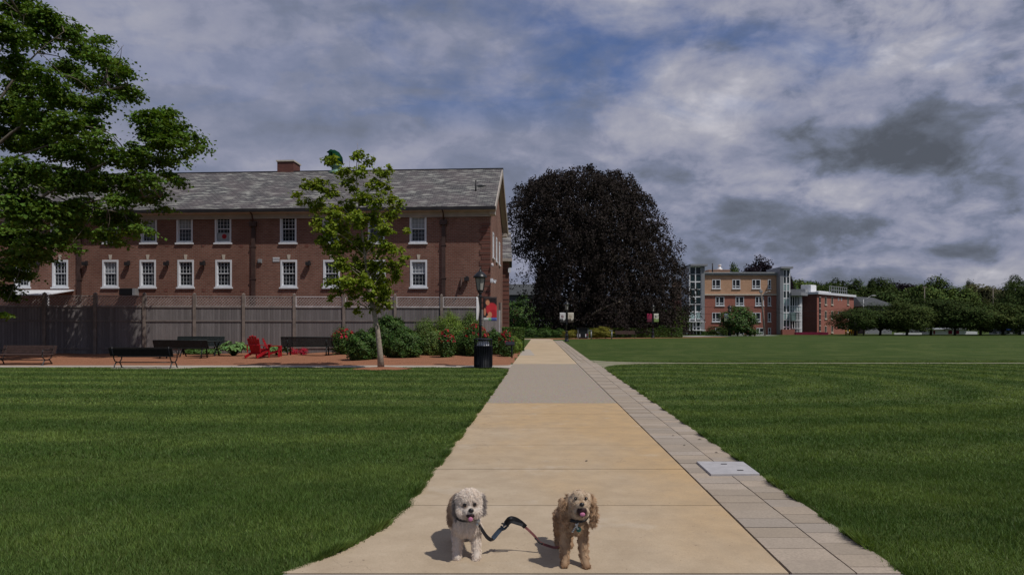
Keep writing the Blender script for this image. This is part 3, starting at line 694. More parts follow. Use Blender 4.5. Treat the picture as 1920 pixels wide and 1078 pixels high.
for u in (150, 476, 832):   # rainwater pipes with their hopper heads
    x = fx(u); b = MB()
    b.box(x-.11, x+.11, -.13, -.004, 0, EZ-1.05)
    b.box(x-.22, x+.22, -.22, -.004, EZ-1.28, EZ-1.0); b.tube([(x, -.12, EZ-1.02), (x+.02, -.3, EZ-.6), (x, -OH-.02, ze-.06)], .05)
    for z in (2.2, 4.4, 6.4): b.box(x-.16, x+.16, -.15, -.003, z, z+.08)
    b.build('downpipe', 'downpipe', hall)
for u in (74, 163, 242, 315, 383, 580, 865):  # small boxy wall lamps
    x = fx(u); z = fz(u, 494 if u < 600 else 497); b = MB()
    if u == 865: x = fx(876); z = fz(876, 523)
    b.box(x-.07, x+.07, -.08, -.003, z-.02, z+.16); b.box(x-.15, x+.13, -.30, -.08, z-.14, z+.08); b.tube([(x, -.06, z-.05), (x+.02, -.1, z-.3)], .02)
    b.build('wall_lamp', 'gutter', hall, bevel=.01)
b = MB(); x = fx(488); z = fz(488, 491); b.box(x-.13, x+.13, -.10, -.003, z-.1, z+.16); b.box(x-.08, x+.1, -.13, -.1, z-.05, z+.1); b.build('wall_box', 'grey_metal', hall, bevel=.01)
b = MB(); x = fx(518); z = fz(518, 487)
for k_ in range(3): b.box(x-.21, x+.21, -.03, -.003, z-.12+k_*.1, z-.06+k_*.1)
b.build('louvre', 'white_paint', hall)
b = MB(); x0, z0 = fx(231), fz(231, 554); b.box(x0, x0+.85, -.42, -.003, z0, z0+.42); b.build('air_conditioner', ['black'], hall, bevel=.01)
b = MB(); b.box(x0+.86, x0+1.02, -.42, -.003, z0, z0+.42); b.build('side_panel', 'grey_metal', hall)
# white porch canopy behind the fence
b = MB(); xa, xb = fx(22), fx(132); za = fz(60, 556)
b.add([(xa, -1.9, za), (xb, -1.9, za), (xb+.25, -.003, za+.36), (xa+.2, -.003, za+.36), (xa, -1.9, za+.05), (xb, -1.9, za+.05), (xb+.25, -.003, za+.41), (xa+.2, -.003, za+.41)], [(0, 3, 2, 1), (4, 5, 6, 7), (0, 1, 5, 4), (1, 2, 6, 5), (3, 0, 4, 7)])
b.build('canopy', 'white_paint', hall)
b = MB()
for xx in (xa+.1, xb-.1): b.box(xx-.05, xx+.05, -1.85, -1.75, 0, za)
b.build('canopy_post', 'white_paint', hall)
# chimney
x0, x1 = fx(515)-.75, fx(553)-1.2
x0 = (515-960)/1280*47.6-C0.x-.1; x1 = x0+1.15
b = MB(); b.box(x0, x1, DEP/2-.1, DEP/2+1.15, RZ-.9, RZ+.78); ch = b.build('chimney', 'brick_dark', hall)
b = MB(); b.box(x0-.06, x1+.06, DEP/2-.16, DEP/2+1.21, RZ+.78, RZ+.88); b.build('chimney_cap', 'stone', ch)
# green roof ventilator
vx = (621-960)/1280*47.3-C0.x; b = MB()
b.lathe([(.50, -.15), (.50, 0), (.30, .12), (.30, .34), (.42, .38), (.42, .50), (.36, .52), (.34, .60)], (vx, DEP/2, RZ), 20)
vt = b.build('roof_ventilator', 'green_pale', hall)
b = MB()
P_ = []
pts = [(vx+.10, DEP/2, RZ+.60), (vx+.06, DEP/2, RZ+.95), (vx-.05, DEP/2, RZ+1.25), (vx-.2, DEP/2, RZ+1.5)]
b.tube(pts, [.40, .40, .31, .13], 16); b.box(vx-.42, vx-.30, DEP/2-.30, DEP/2+.3, RZ+.62, RZ+1.35); b.tube([(vx-.36, DEP/2-.0, RZ+1.33), (vx-.3, DEP/2, RZ+1.58)], [.30, .09], 14)
b.build('cowl', 'green_copper', vt)
b = MB(); x = fx(888)-.05; b.tube([(x, 1.6, EZ+.9), (x, 1.6, EZ+1.75)], .05); b.build('vent_pipe', 'gutter', hall)
b = MB(); b.lathe([(.02, 0), (.30, .04), (.32, .07)], (x+.3, 2.4, EZ+1.5), 14); b.build('dish', 'grey_metal', hall)
# camera on the corner
b = MB(); z = 4.2; b.box(XR+.036, XR+.2, -.02, .1, z-.05, z+.2); b.box(XR+.1, XR+.42, -.30, -.18, z+.0, z+.10); b.tube([(XR+.1, .05, z+.1), (XR+.2, -.25, z+.08)], .03); b.ell((XR+.32, -.25, z-.06), (.08, .08, .08))
b.build('security_camera', 'white_paint', hall)
b = MB(); b.tube([(fx(866), -.05, 4.45), (fx(866)-.02, -.22, 4.0), (fx(862), -.25, 3.7)], .06); b.build('conduit', 'downpipe', hall)
b = MB(); b.lathe([(.03, 0), (.10, .06), (.06, .22)], (XR+.16, -.1, 5.1), 10); b.build('corner_lamp', 'fence_trim', hall)

# lower wing behind
wing = thing('brick_wing', 'lower brick wing with grey roof just behind the end of the long hall', 'building', (0, 0, 0))
Yw = 54.0; xr = (954-960)/1280*Yw
b = MB(); wall(b, -9, xr, 0, 6.9, [], .1, Yw); b.M = Matrix.Translation((xr, Yw, 0)) @ Matrix.Rotation(PI/2, 4, 'Z'); wall(b, 0, 8, 0, 6.9, [(1, 2, 2, 3.8), (4, 5, 2, 3.8)], .12); b.build('wall', 'brick_old', wing)
b = MB(); b.add([(-9, Yw-.35, 6.85), (xr+.25, Yw-.35, 6.85), (xr+.15, Yw+4, 9.5), (-9, Yw+4, 9.5), (xr+.25, Yw+8.3, 6.85), (-9, Yw+8.3, 6.85)], [(0, 1, 2, 3), (3, 2, 4, 5), (1, 4, 2)]); b.build('roof', 'slate', wing)
b = MB(); b.box(-9, xr+.27, Yw-.42, Yw-.003, 6.62, 6.84); b.build('eave', 'frieze', wing)
b = MB()
for k_ in range(18): b.box(xr-.7, xr+.03, Yw-.03, Yw-.003, k_*.36+.02, k_*.36+.33)
b.build('quoins', 'brick_quoin', wing)
b = MB(); b.box(xr-.05, xr+.14, Yw-.2, Yw-.03, 6.0-.25, 6.0+.1); b.build('wall_light', 'white_paint', wing)

# ================================================================== WOODEN FENCE
FB = Vector((-1.88, 38.2, 0)); FA = Vector((-26.8, 35.7, 0)); fdir = (FB-FA).normalized(); FANG = math.atan2(fdir.y, fdir.x)
fence = thing('wooden_fence', 'tall weathered grey board fence with lattice top in front of the brick hall', 'fence', FB, FANG)
def ffx(u):
    k_ = (u-960)/1280; return (k_*FB.y-FB.x)/(fdir.x-k_*fdir.y)
ups = [-205, -105, -10, 84, 179, 271, 365, 457, 552, 645, 741, 828, 897]
px_ = [ffx(u) for u in ups]; TZ = 3.14
for i, x in enumerate(px_):
    b = MB(); b.box(x-.07, x+.07, -.09, .07, 0, TZ+.10); b.add([(x-.08, -.10, TZ+.10), (x+.08, -.10, TZ+.10), (x+.08, .08, TZ+.10), (x-.08, .08, TZ+.10), (x, -.01, TZ+.17)], [(0, 1, 4), (1, 2, 4), (2, 3, 4), (3, 0, 4)])
    b.build('post', 'fence_post', fence)
for i in range(len(px_)-1):
    xa, xb = px_[i]+.072, px_[i+1]-.072
    b = MB(); n = max(4, round((xb-xa)/.145)); w = (xb-xa)/n
    for k_ in range(n): b.box(xa+k_*w+.003, xa+(k_+1)*w-.003, .0, .02+.004*rw_.random(), .05, 2.50)
    b.build('boards', 'fence_board', fence)
    b = MB(); b.box(xa, xb, -.04, -.002, 1.76, 1.85); b.box(xa, xb, -.04, -.002, .30, .38); b.box(xa, xb, -.04, .03, 2.503, 2.56)
    b.build('rail', 'fence_rail', fence)
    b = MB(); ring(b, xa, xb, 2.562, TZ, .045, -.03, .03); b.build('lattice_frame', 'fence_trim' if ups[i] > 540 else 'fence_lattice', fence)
    b = MB(); z0, z1 = 2.61, TZ-.05; xa2, xb2 = xa+.05, xb-.05; H = z1-z0
    for sgn, yo in ((1, -.006), (-1, .006)):
        s = -H
        while s < (xb2-xa2):
            # strip from (s,0) to (s+H,H) clipped to the panel
            a0 = max(s, 0); a1 = min(s+H, xb2-xa2)
            if a1-a0 > .02:
                q0, q1 = (a0-s, a1-s)
                if sgn == 1: pa, pb = (xa2+a0, yo, z0+q0), (xa2+a1, yo, z0+q1)
                else: pa, pb = (xa2+a0, yo, z1-q0), (xa2+a1, yo, z1-q1)
                b.bar(pa, pb, .010, .040 if sgn > 0 else .022, up=(0, 0, 1))
            s += .16
    b.build('lattice', 'fence_lattice', fence)
FE = Vector((-.72, 40.3, 0)); rd = (FE-FB); rl = rd.length
ret = thing('fence_return', 'short grey board fence running back from the lamp post to the hall corner', 'fence', FB, math.atan2(rd.y, rd.x))
b = MB()
for k_ in range(int(rl/.145)): b.box(.1+k_*.145, .1+k_*.145+.14, 0, .02, .05, 2.45)
b.build('boards', 'fence_board', ret)
b = MB(); b.box(rl-.02, rl+.12, -.07, .07, 0, 2.9); b.build('post', 'fence_post', ret)
b = MB(); b.box(rl-.06, rl-.022, -.03, .03, .9, 2.45); b.build('corner_trim', 'white_paint', ret)

# ================================================================== MODERN BUILDINGS (far right)
YA = 125.0; s_ = YA/1280
def mx(u): return (u-960)*s_
def mz(v): return CAM_H-(v-612)*s_
def simple_window(par, b_in, xa, xb, za, zb, cols, y, M=None, low=True, fr='white_paint', gl='glass', bars=None):
    b = MB(M); ring(b, xa+.01, xb-.01, za, zb-.01, .10, y-.05, y+.1)
    for c in cols: xx = xa+(xb-xa)*c; b.box(xx-.07, xx+.07, y-.05, y+.1, za+.13, zb-.14)
    if low: b.box(xa+.14, xb-.14, y+.0, y+.08, za+.38, za+.50)
    b.box(xa-.08, xb+.08, y-.14, y-.003, za-.14, za-.002)
    f = b.build('window', fr, par)
    b = MB(M); b.box(xa+.13, xb-.13, y+.1, y+.14, za+.13, zb-.14); b.build('pane', gl, f)
    return f
ac = thing('brick_academic_building', 'four storey modern building of tan brick over red brick with glass stair towers', 'building', (0, 0, 0))
WH = []
rows = [(524, 541, [(1335, 1351), (1373, 1388), (1410, 1426), (1439.5, 1445.5)]), (556, 573, [(1341.5, 1358), (1379, 1395), (1416, 1432), (1439.5, 1445.5)]),
        (586, 603, [(1335, 1351), (1373, 1388), (1410, 1426), (1439.5, 1445.5)]), (614.5, 627.5, [(1341, 1358), (1379, 1395), (1418, 1432), (1440, 1445.5)])]
for v0, v1, us in rows:
    for ua, ub in us: WH.append((mx(ua), mx(ub), mz(v1), mz(v0)))
xa, xb = mx(1311), mx(1459)
tan_z = mz(552.5)
b = MB(); wall(b, xa, xb, 0, tan_z, [h for h in WH if h[3] < tan_z], .2, YA); b.box(xa, xb, YA+.5, YA+22, 0, tan_z-.1); b.build('lower_wall', 'brick_new', ac)
b = MB(); wall(b, xa, xb, tan_z, mz(516), [h for h in WH if h[3] > tan_z], .2, YA); b.box(xa+.02, xb, YA+.5, YA+22, tan_z+.01, mz(516)-.05); b.build('upper_wall', 'brick_tan', ac)
b = MB(); b.box(xa-.05, xb+.05, YA-.25, YA-.003, tan_z-.12, tan_z+.12); b.build('band', 'stone', ac)
b = MB(); b.box(xa-.05, xb+.05, YA-.3, YA+22, mz(515.9), mz(511)); b.build('parapet', 'tower_grey', ac)
b = MB(); b.box(xa-.05, xb+.05, YA-.45, YA-.31, mz(513), mz(510.5)); b.build('parapet_cap', 'grey_metal', ac)
for h in WH: simple_window(ac, None, *h, [.42] if h[1]-h[0] > 1 else [], YA, low=True)
b = MB(); b.box(mx(1347), mx(1388), YA+6, YA+12, mz(511)-.2, mz(501.5)); b.box(mx(1346), mx(1389), YA+5.9, YA+12.1, mz(501.5), mz(500.7)); b.build('penthouse', 'brick_tan', ac)
b = MB(); b.lathe([(.5, 0), (.5, .45), (.26, .5), (.26, 1.0), (.32, 1.0), (.32, 1.2)], (mx(1364)+1, YA+8, mz(501)), 12); b.build('vent_stack', 'white_metal', ac)
b = MB(); b.tube([(mx(1345), YA+3, mz(512)), (mx(1345), YA+3, mz(491))], .11); b.build('flue', 'gutter', ac)
# stair towers of glass
def tower(ua, ub, vt, yf, bottom_v, panels, name, post_side):
    x0, x1 = mx(ua), mx(ub); zt = mz(vt)
    f = MB(); f.box(x0+.05, x1-.05, yf, yf+6, .1, zt-.35); g_ = f.build(name, 'tower_glass', ac)
    b = MB(); n = 2
    for k_ in range(n+1): xx = x0+(x1-x0)*k_/n; b.box(xx-.09, xx+.09, yf-.12, yf-.003, .1, zt-.4)
    z = .1
    zs = np.linspace(.1, zt-.45, 10)
    for i, z in enumerate(zs): b.box(x0+.1, x1-.1, yf-.09, yf-.004, z-(.10 if i % 2 else .05), z+(.10 if i % 2 else .05))
    b.build('mullions', 'white_metal', g_)
    b = MB()
    for i in panels: b.box(x0+.1, x1-.1, yf-.06, yf-.005, zs[i]+.11, zs[i+1]-.06)
    if panels: b.build('spandrel', 'tower_panel', g_)
    b = MB(); b.box(x0-.6*(post_side < 0), x1+.6*(post_side > 0)+.4, yf-.7, yf+6.5, zt-.34, zt); b.build('tower_roof', 'tower_grey', g_)
    b = MB(); xx = x1 if post_side > 0 else x0-.6
    b.box(xx, xx+.6, yf-.2, yf+6, .05, zt-.36); b.build('pier', 'tower_grey', g_)
tower(1285, 1306, 498.5, YA-3, 632, [2], 'glass_tower', 1)
tower(1462, 1474, 502, YA-1.5, 615, [2, 4, 6], 'glass_tower', -1)
# low glass canopy at the foot of the left tower
b = MB(); b.box(mx(1276), mx(1286), YA-4.5, YA-1, .1, mz(604)); g_ = b.build('entrance_lobby', 'tower_glass', ac)
b = MB(); b.box(mx(1274), mx(1308), YA-5.2, YA-3.02, mz(619.5), mz(618)); b.box(mx(1274), mx(1308), YA-5.2, YA-3.02, mz(604), mz(602.5))
for u in (1276, 1281, 1287, 1293, 1300): b.box(mx(u)-.08, mx(u)+.08, YA-4.7, YA-4.55, .1, mz(603))
b.build('canopy_frame', 'white_metal', g_)
b = MB(); b.box(mx(1457), mx(1480), YA-2.5, YA+2, 0, mz(617.5)); b.build('base_wall', 'brick_new', ac)
b = MB(); b.box(mx(1477), mx(1537), YA-3.4, YA-3.0, 0, mz(622.4)); b.build('maroon_banner', 'maroon', ac)
# curved glass link
lk = thing('glass_link', 'curved glass walled link with white mullions between the two brick blocks', 'building', (0, 0, 0))
arc = []
for i in range(9):
    a = i/8; arc.append((mx(1479)+(mx(1508.5)-mx(1479))*a, YA-1+1.6*(2*a-1)**2*(.4 if a < .5 else 1.6)))
zt = mz(555)
b = MB()
for (p, q) in zip(arc[:-1], arc[1:]): b.add([(p[0], p[1], .1), (q[0], q[1], .1), (q[0], q[1], zt), (p[0], p[1], zt)], [(0, 1, 2, 3)])
b.build('glazing', 'tower_glass', lk)
b = MB()
for i, p in enumerate(arc): w = .13 if i in (0, 5, 8) else .06; b.box(p[0]-w, p[0]+w, p[1]-.1, p[1]-.01, .1, zt)
for v in (556, 574, 585, 601, 616):
    for (p, q) in zip(arc[:-1], arc[1:]): b.bar((p[0], p[1]-.13, mz(v)), (q[0], q[1]-.13, mz(v)), .08, .14)
b.build('mullions', 'white_metal', lk)
b = MB()
for va, vb in ((576, 583),):
    for (p, q) in zip(arc[:-1], arc[1:]): b.bar((p[0], p[1]-.04, mz(579.5)), (q[0], q[1]-.04, mz(579.5)), .04, .75)
b.build('spandrel', 'tower_panel', lk)
b = MB(); b.prism([(mx(1474), YA-2.4), (mx(1490), YA-2.8), (mx(1510), YA-1), (mx(1512), YA+5), (mx(1474), YA+5)], mz(555), mz(549.5)); b.build('roof', 'tower_grey', lk)
b = MB(); b.add([(mx(1474), YA-2.5, mz(586)), (mx(1481), YA-2.5, mz(586.5)), (mx(1483), YA-2.2, mz(601)), (mx(1476), YA-2.2, mz(602)), (mx(1474), YA-1.2, mz(586)), (mx(1481), YA-1.2, mz(586.5)), (mx(1483), YA-1.2, mz(601)), (mx(1476), YA-1.2, mz(602))],
                   [(0, 1, 2, 3), (0, 4, 5, 1), (1, 5, 6, 2), (3, 2, 6, 7), (0, 3, 7, 4)]); b.build('bay_window', 'tower_panel', lk)
# three storey dormitory turned towards the sun
P1 = Vector((mx(1532), YA, 0)); ph = math.atan2(13, 13.2)
dm = thing('dormitory', 'three storey red brick dormitory with white roof edge and rooftop equipment', 'building', P1, ph)
Lf = 18.6; Zr = mz(551.5)
def dxl(u):   # local x along the lit front
    k_ = (u-960)/1280; c_, s2 = math.cos(ph), math.sin(ph); return (k_*P1.y-P1.x)/(c_-k_*s2)
H = []
for v0, v1 in ((556.5, 570.5), (583, 597), (611, 625)):
    for ua, ub in ((1545.5, 1550.5), (1557.5, 1562.5), (1587.5, 1592)):
        x = dxl((ua+ub)/2); sc = (P1.y+x*math.sin(ph))/1280
        H.append((x-.5, x+.5, CAM_H-(v1-612)*sc-.1, CAM_H-(v0-612)*sc))
H = [(a, b_, max(.35, c), d_) for a, b_, c, d_ in H]
b = MB(); wall(b, 0, Lf, 0, Zr, H, .2); b.box(.02, Lf, .5, 11, 0, Zr-.05); b.build('front_wall', 'brick_new', dm)
b = MB(); b.box(-.03, -.005, -.0, 11, 0, Zr-.02); b.build('shaded_wall', 'brick_dark', dm)  # the shade on this side is put into a darker brick colour
b = MB(); b.box(-.4, Lf+.2, -.4, 11.2, Zr, Zr+.42); b.build('roof_edge', 'white_paint', dm)
for h in H: simple_window(dm, None, *h, [], 0, low=False, fr='stone')
for v in (561, 586.5, 612):
    for u in (1572, 1577.5):
        x = dxl(u); sc = (P1.y+x*math.sin(ph))/1280; z = CAM_H-(v-612)*sc
        b = MB(Matrix.Translation((x, -.0, z)) @ Matrix.Rotation(PI/2, 4, 'X')); b.lathe([(.30, 0), (.30, .05)], n=14, smooth=False); f = b.build('round_window', 'white_paint', dm)
        b = MB(Matrix.Translation((x, -.055, z)) @ Matrix.Rotation(PI/2, 4, 'X')); b.lathe([(.16, 0), (.16, .02)], n=12, smooth=False); b.build('pane', 'glass', f)
b = MB(); x = dxl(1537); b.box(x-.35, x+.35, -.06, -.003, .5, Zr-.4); f = b.build('window_strip', 'tower_glass', dm)
b = MB()
for z in np.linspace(.6, Zr-.5, 7): b.box(x-.4, x+.4, -.1, -.061, z-.06, z+.06)
b.build('mullions', 'stone', f)
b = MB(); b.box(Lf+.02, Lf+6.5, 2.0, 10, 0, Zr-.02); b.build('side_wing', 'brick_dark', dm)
b = MB(); b.box(Lf+.25, Lf+6.7, 1.7, 10.2, Zr, Zr+.38); b.build('wing_roof_edge', 'white_paint', dm)
def rooft(u0, u1, v0, v1, y0, dep, nm, m_):
    x0 = dxl(u0); x1 = dxl(u1); z0, z1 = CAM_H-(v1-612)*s_*1.04, CAM_H-(v0-612)*s_*1.04
    b = MB(); b.box(x0, x1, y0, y0+dep, z0, z1); return b.build(nm, m_, dm, bevel=.04)
rooft(1536, 1545, 543, 550, 2.5, 3, 'roof_unit', 'grey_metal')
ru = rooft(1541, 1551, 535, 549, 2, 1.9, 'roof_unit', 'white_metal')
rooft(1549, 1570, 546, 551, 1.2, 1.2, 'roof_duct', 'white_metal')
b = MB(); zb_, zt_ = Zr+.42, Zr+1.9; x0, x1 = dxl(1562), dxl(1594)
for x in np.linspace(x0, x1, 9): b.box(x-.05, x+.05, .6, .7, zb_, zt_)
for z in (zt_-.05, (zb_+zt_)/2): b.box(x0, x1, .62, .68, z-.04, z+.04); 
b.build('roof_railing', 'grey_metal', dm)
# grey roofed house behind the trees
hs = thing('grey_roofed_house', 'dark grey shingled house roof showing above the tree row', 'house', (0, 0, 0))
Yh = 135.; hx_ = lambda u: (u-960)/1280*Yh; hz_ = lambda v: CAM_H-(v-612)/1280*Yh
b = MB(); b.box(hx_(1622), hx_(1672), Yh, Yh+12, 0, hz_(572)); b.build('wall', 'tower_grey', hs)
b = MB(); b.add([(hx_(1615), Yh-.6, hz_(574)), (hx_(1680), Yh-.6, hz_(574)), (hx_(1668), Yh+6, hz_(556)), (hx_(1632), Yh+6, hz_(553.5)), (hx_(1680), Yh+12.6, hz_(574)), (hx_(1615), Yh+12.6, hz_(574))], [(0, 1, 2, 3), (1, 4, 2), (4, 5, 3, 2), (5, 0, 3)]); b.build('roof', 'shingle_grey', hs)
# white building with maroon doors beyond the trees
wb = thing('white_outbuilding', 'low white building with maroon doors glimpsed under the trees', 'building', (0, 0, 0))
Yb = 131.; bx = lambda u: (u-960)/1280*Yb; bz = lambda v: CAM_H-(v-612)/1280*Yb
b = MB(); b.box(bx(1738), bx(1812), Yb, Yb+6, 0, bz(617.5)); b.box(bx(1813), bx(1836), Yb+.5, Yb+5, 0, bz(621.5)); b.build('wall', 'white_paint', wb)
b = MB(); b.add([(bx(1735), Yb-.5, bz(618)), (bx(1815), Yb-.5, bz(616.2)), (bx(1815), Yb+6.5, bz(614.5)), (bx(1735), Yb+6.5, bz(616))], [(0, 1, 2, 3)]); b.build('roof', 'grey_metal', wb)
for ua, ub in ((1750, 1753), (1778, 1785), (1790, 1798)):
    b = MB(); b.box(bx(ua), bx(ub), Yb-.06, Yb-.003, .05, bz(619.5)); b.build('door', 'maroon', wb)
fw = MB(); fw.box(bx(1655), bx(1705), Yb-4, Yb-3.8, 0, bz(624.5)+.1); tag(fw.build('low_wall', 'white_paint'), 'long low white wall under the left of the tree row', 'wall')
gf = thing('grey_fence', 'grey panel fence with blue cover at the far right under the trees', 'fence', (0, 0, 0))
b = MB(); b.box(bx(1862), bx(1990), Yb+1, Yb+1.1, 0, bz(616.5)); b.build('panel', 'tower_grey', gf)
b = MB(); b.box(bx(1884), bx(1902), Yb+.4, Yb+.98, bz(618.5), bz(615)); b.build('cover', 'blue_cover', gf)
b = MB()
for u in range(1862, 1990, 12): b.box(bx(u)-.06, bx(u)+.06, Yb+.85, Yb+.98, 0, bz(615.8))
b.build('post', 'grey_metal', gf)
for i, u in enumerate((1586, 1592.5, 1597, 1601, 1606.5)):
    Yq = 121.; b = MB(); b.tube([(0, 0, 0), (0, 0, .9)], .12, 12); b.ell((0, 0, .9), (.12, .12, .08), 0, 12, 6)
    o = b.build('bollard', 'yellow_paint'); o.location = ((u-960)/1280*Yq, Yq, 0)
    tag(o, ('leftmost', 'second from the left', 'middle one', 'second from the right', 'rightmost')[i]+' of the five small yellow bollards beside the dormitory', 'bollard', 'yellow bollards by the dormitory')

# street light and utility pole
def poleline():
    Yp = 112.; X = (1430-960)/1280*Yp; k_ = Yp/1280
    t_ = thing('utility_pole', 'leaning weathered wooden utility pole in front of the tan and red building', 'pole', (X, Yp, 0))
    b = MB(); b.tube([(.35, 0, 0), (0.1, 0, 3.0), (-.25, 0, 7.2)], [.17, .15, .12], 10); b.build('pole', 'wood_pole', t_)
    b = MB(); b.bar((-.25, -.0, 7.0), (-.33, -.0, 7.45), .3, .5); b.build('transformer', 'grey_metal', t_, bevel=.05)
    b = MB(); b.tube([(-.2, -.1, 6.3), (.25, -.1, 7.0), (.9, -.1, 7.25)], .035, 6); b.build('lamp_arm', 'grey_metal', t_)
    b = MB(); b.ell((1.05, -.1, 7.24), (.25, .1, .07)); b.build('lamp_head', 'grey_metal', t_)
    return t_
poleline()
def wire(name, a, c, sag, lab):
    a, c = Vector(a), Vector(c); pts = [a.lerp(c, i/24)-Vector((0, 0, sag*4*(i/24)*(1-i/24))) for i in range(25)]
    b = MB(); b.tube(pts, .022, 5); return tag(b.build('power_line', 'black'), lab, 'cable')
Yp = 112.; pz = lambda v: CAM_H-(v-612)/1280*Yp; pX = lambda u: (u-960)/1280*Yp
wire('w', (pX(1430)-.25, Yp, pz(574)), (pX(1285), Yp+2, pz(570)), .4, 'thin black cable running left from the utility pole at its highest')
wire('w', (pX(1430)-.2, Yp, pz(579)), (pX(1285), Yp+2, pz(586)), .5, 'thin black cable running left from the utility pole, the lower one')
wire('w', (pX(1431), Yp, pz(574)), (pX(1640), Yp+10, pz(574)), .7, 'thin black cable running right from the pole past the dormitory windows')
wire('w', (pX(1431), Yp, pz(581)), (pX(1640), Yp+10, pz(588)), .6, 'thin black cable running right from the pole below the other one')
t_ = thing('street_light', 'grey road lamp on a curved arm above the tree row', 'street lamp', ((1619-960)/1280*118, 118, 0))
b = MB(); b.tube([(0, 0, 0), (0, 0, 6.2)], [.11, .07], 8); b.tube([(0, 0, 5.7), (.5, 0, 6.3), (1.3, 0, 6.75)], .04, 6); b.build('pole', 'grey_metal', t_)
b = MB(); b.ell((1.75, 0, 6.8), (.5, .16, .1)); b.build('lamp_head', 'grey_metal', t_)
for u, v, Yq in ((1733.5, 537, 160), (1862, 541, 170)):
    b = MB(); h = CAM_H-(v-612)/1280*Yq; b.tube([(0, 0, 0), (0, 0, h)], [.14, .09], 8); b.box(-.5, .5, -.1, .1, h-.3, h-.1)
    o = b.build('floodlight_mast', 'wood_pole'); o.location = ((u-960)/1280*Yq, Yq, 0)
    tag(o, ('thin pole rising behind the middle of the tree row' if u < 1800 else 'thin pole rising behind the right of the tree row'), 'pole')

# ================================================================== LAMP POSTS AND BANNERS
def lamp_post(loc, label, H=3.65, rz=0.3, group=None):
    t_ = thing('lamp_post', label, 'lamp post', loc, rz, group); s = H/3.65
    b = MB(); b.lathe([(.20, 0), (.20, .08), (.16, .12), (.14, .5), (.16, .54), (.11, .60), (.10, .86), (.12, .9), (.075, .97)], n=16); b.build('base', 'black_metal', t_)
    b = MB(); b.lathe([(.062, .97), (.055, 1.5), (.07, 1.53), (.055, 1.57), (.048, 2.55), (.075, 2.6), (.05, 2.64), (.05, 2.72), (.11, 2.78)], n=16); b.build('pole', 'black_metal', t_)
    b = MB(); b.lathe([(.10, 2.78), (.13, 2.82), (.15, 2.84)], n=6, smooth=False)
    for k_ in range(6):
        a = 2*PI*(k_+.5)/6; b.bar((.135*math.cos(a), .135*math.sin(a), 2.83), (.205*math.cos(a), .205*math.sin(a), 3.30), .022, .022)
    b.lathe([(.205, 3.28), (.225, 3.29), (.225, 3.32), (.205, 3.33)], n=6, smooth=False)
    ln = b.build('lantern', 'black_metal', t_)
    b = MB(); b.lathe([(.122, 2.845), (.19, 3.28)], n=6, smooth=False); b.build('glass', MT['lamp_glass'], ln)
    b = MB(); b.lathe([(.27, 3.30), (.27, 3.33), (.20, 3.42), (.12, 3.50), (.055, 3.54), (.05, 3.57), (.03, 3.58), (.035, 3.61), (.012, 3.66), (.004, 3.74)], n=12); b.build('lantern_roof', 'black_metal', ln)
    b = MB(); b.tube([(-.02, 0, 2.58), (.62, 0, 2.58)], .012, 6); b.tube([(-.02, 0, 1.72), (.62, 0, 1.72)], .010, 6)
    if H < 3.7 and group is None: b.build('banner_arm', 'black_metal', t_)
    else:
        b.tube([(.02, 0, 2.58), (-.62, 0, 2.58)], .012, 6); b.tube([(.02, 0, 1.72), (-.62, 0, 1.72)], .010, 6); b.build('banner_arm', 'black_metal', t_)
    t_.scale = (s, s, s); return t_
mat('lamp_glass', (.32, .31, .29), .25, vary=.1)
def banner_tex(name, fn): return mat(name, build=fn, rough=.7)
lp1 = lamp_post((gx(900, 690)-.0, 25.3, 0), 'tall black lantern lamp post behind the litter bin with a portrait banner', 3.65, 0.0)
lp1.location = ((900.5-960)/1280*25.3, 25.3, 0)
def cloth_panel(name, M, w, h, m_, wave=.03, shape='rect', parent=None, nx=10, nz=14, th=.006):
    b = MB(M); vs = []; fs = []
    for j in range(nz+1):
        for i in range(nx+1):
            x = w*i/nx; z = -h*j/nz; y = wave*math.sin(i/nx*PI*1.5+j*.25)*(.3+.7*j/nz)
            vs.append((x, y, z))
    n1 = nx+1
    for j in range(nz):
        for i in range(nx): fs.append((j*n1+i, (j+1)*n1+i, (j+1)*n1+i+1, j*n1+i+1))
    b.add(vs, fs, 0, True); o = b.build(name, m_, parent)
    so = o.modifiers.new('thickness', 'SOLIDIFY'); so.thickness = th
    return o
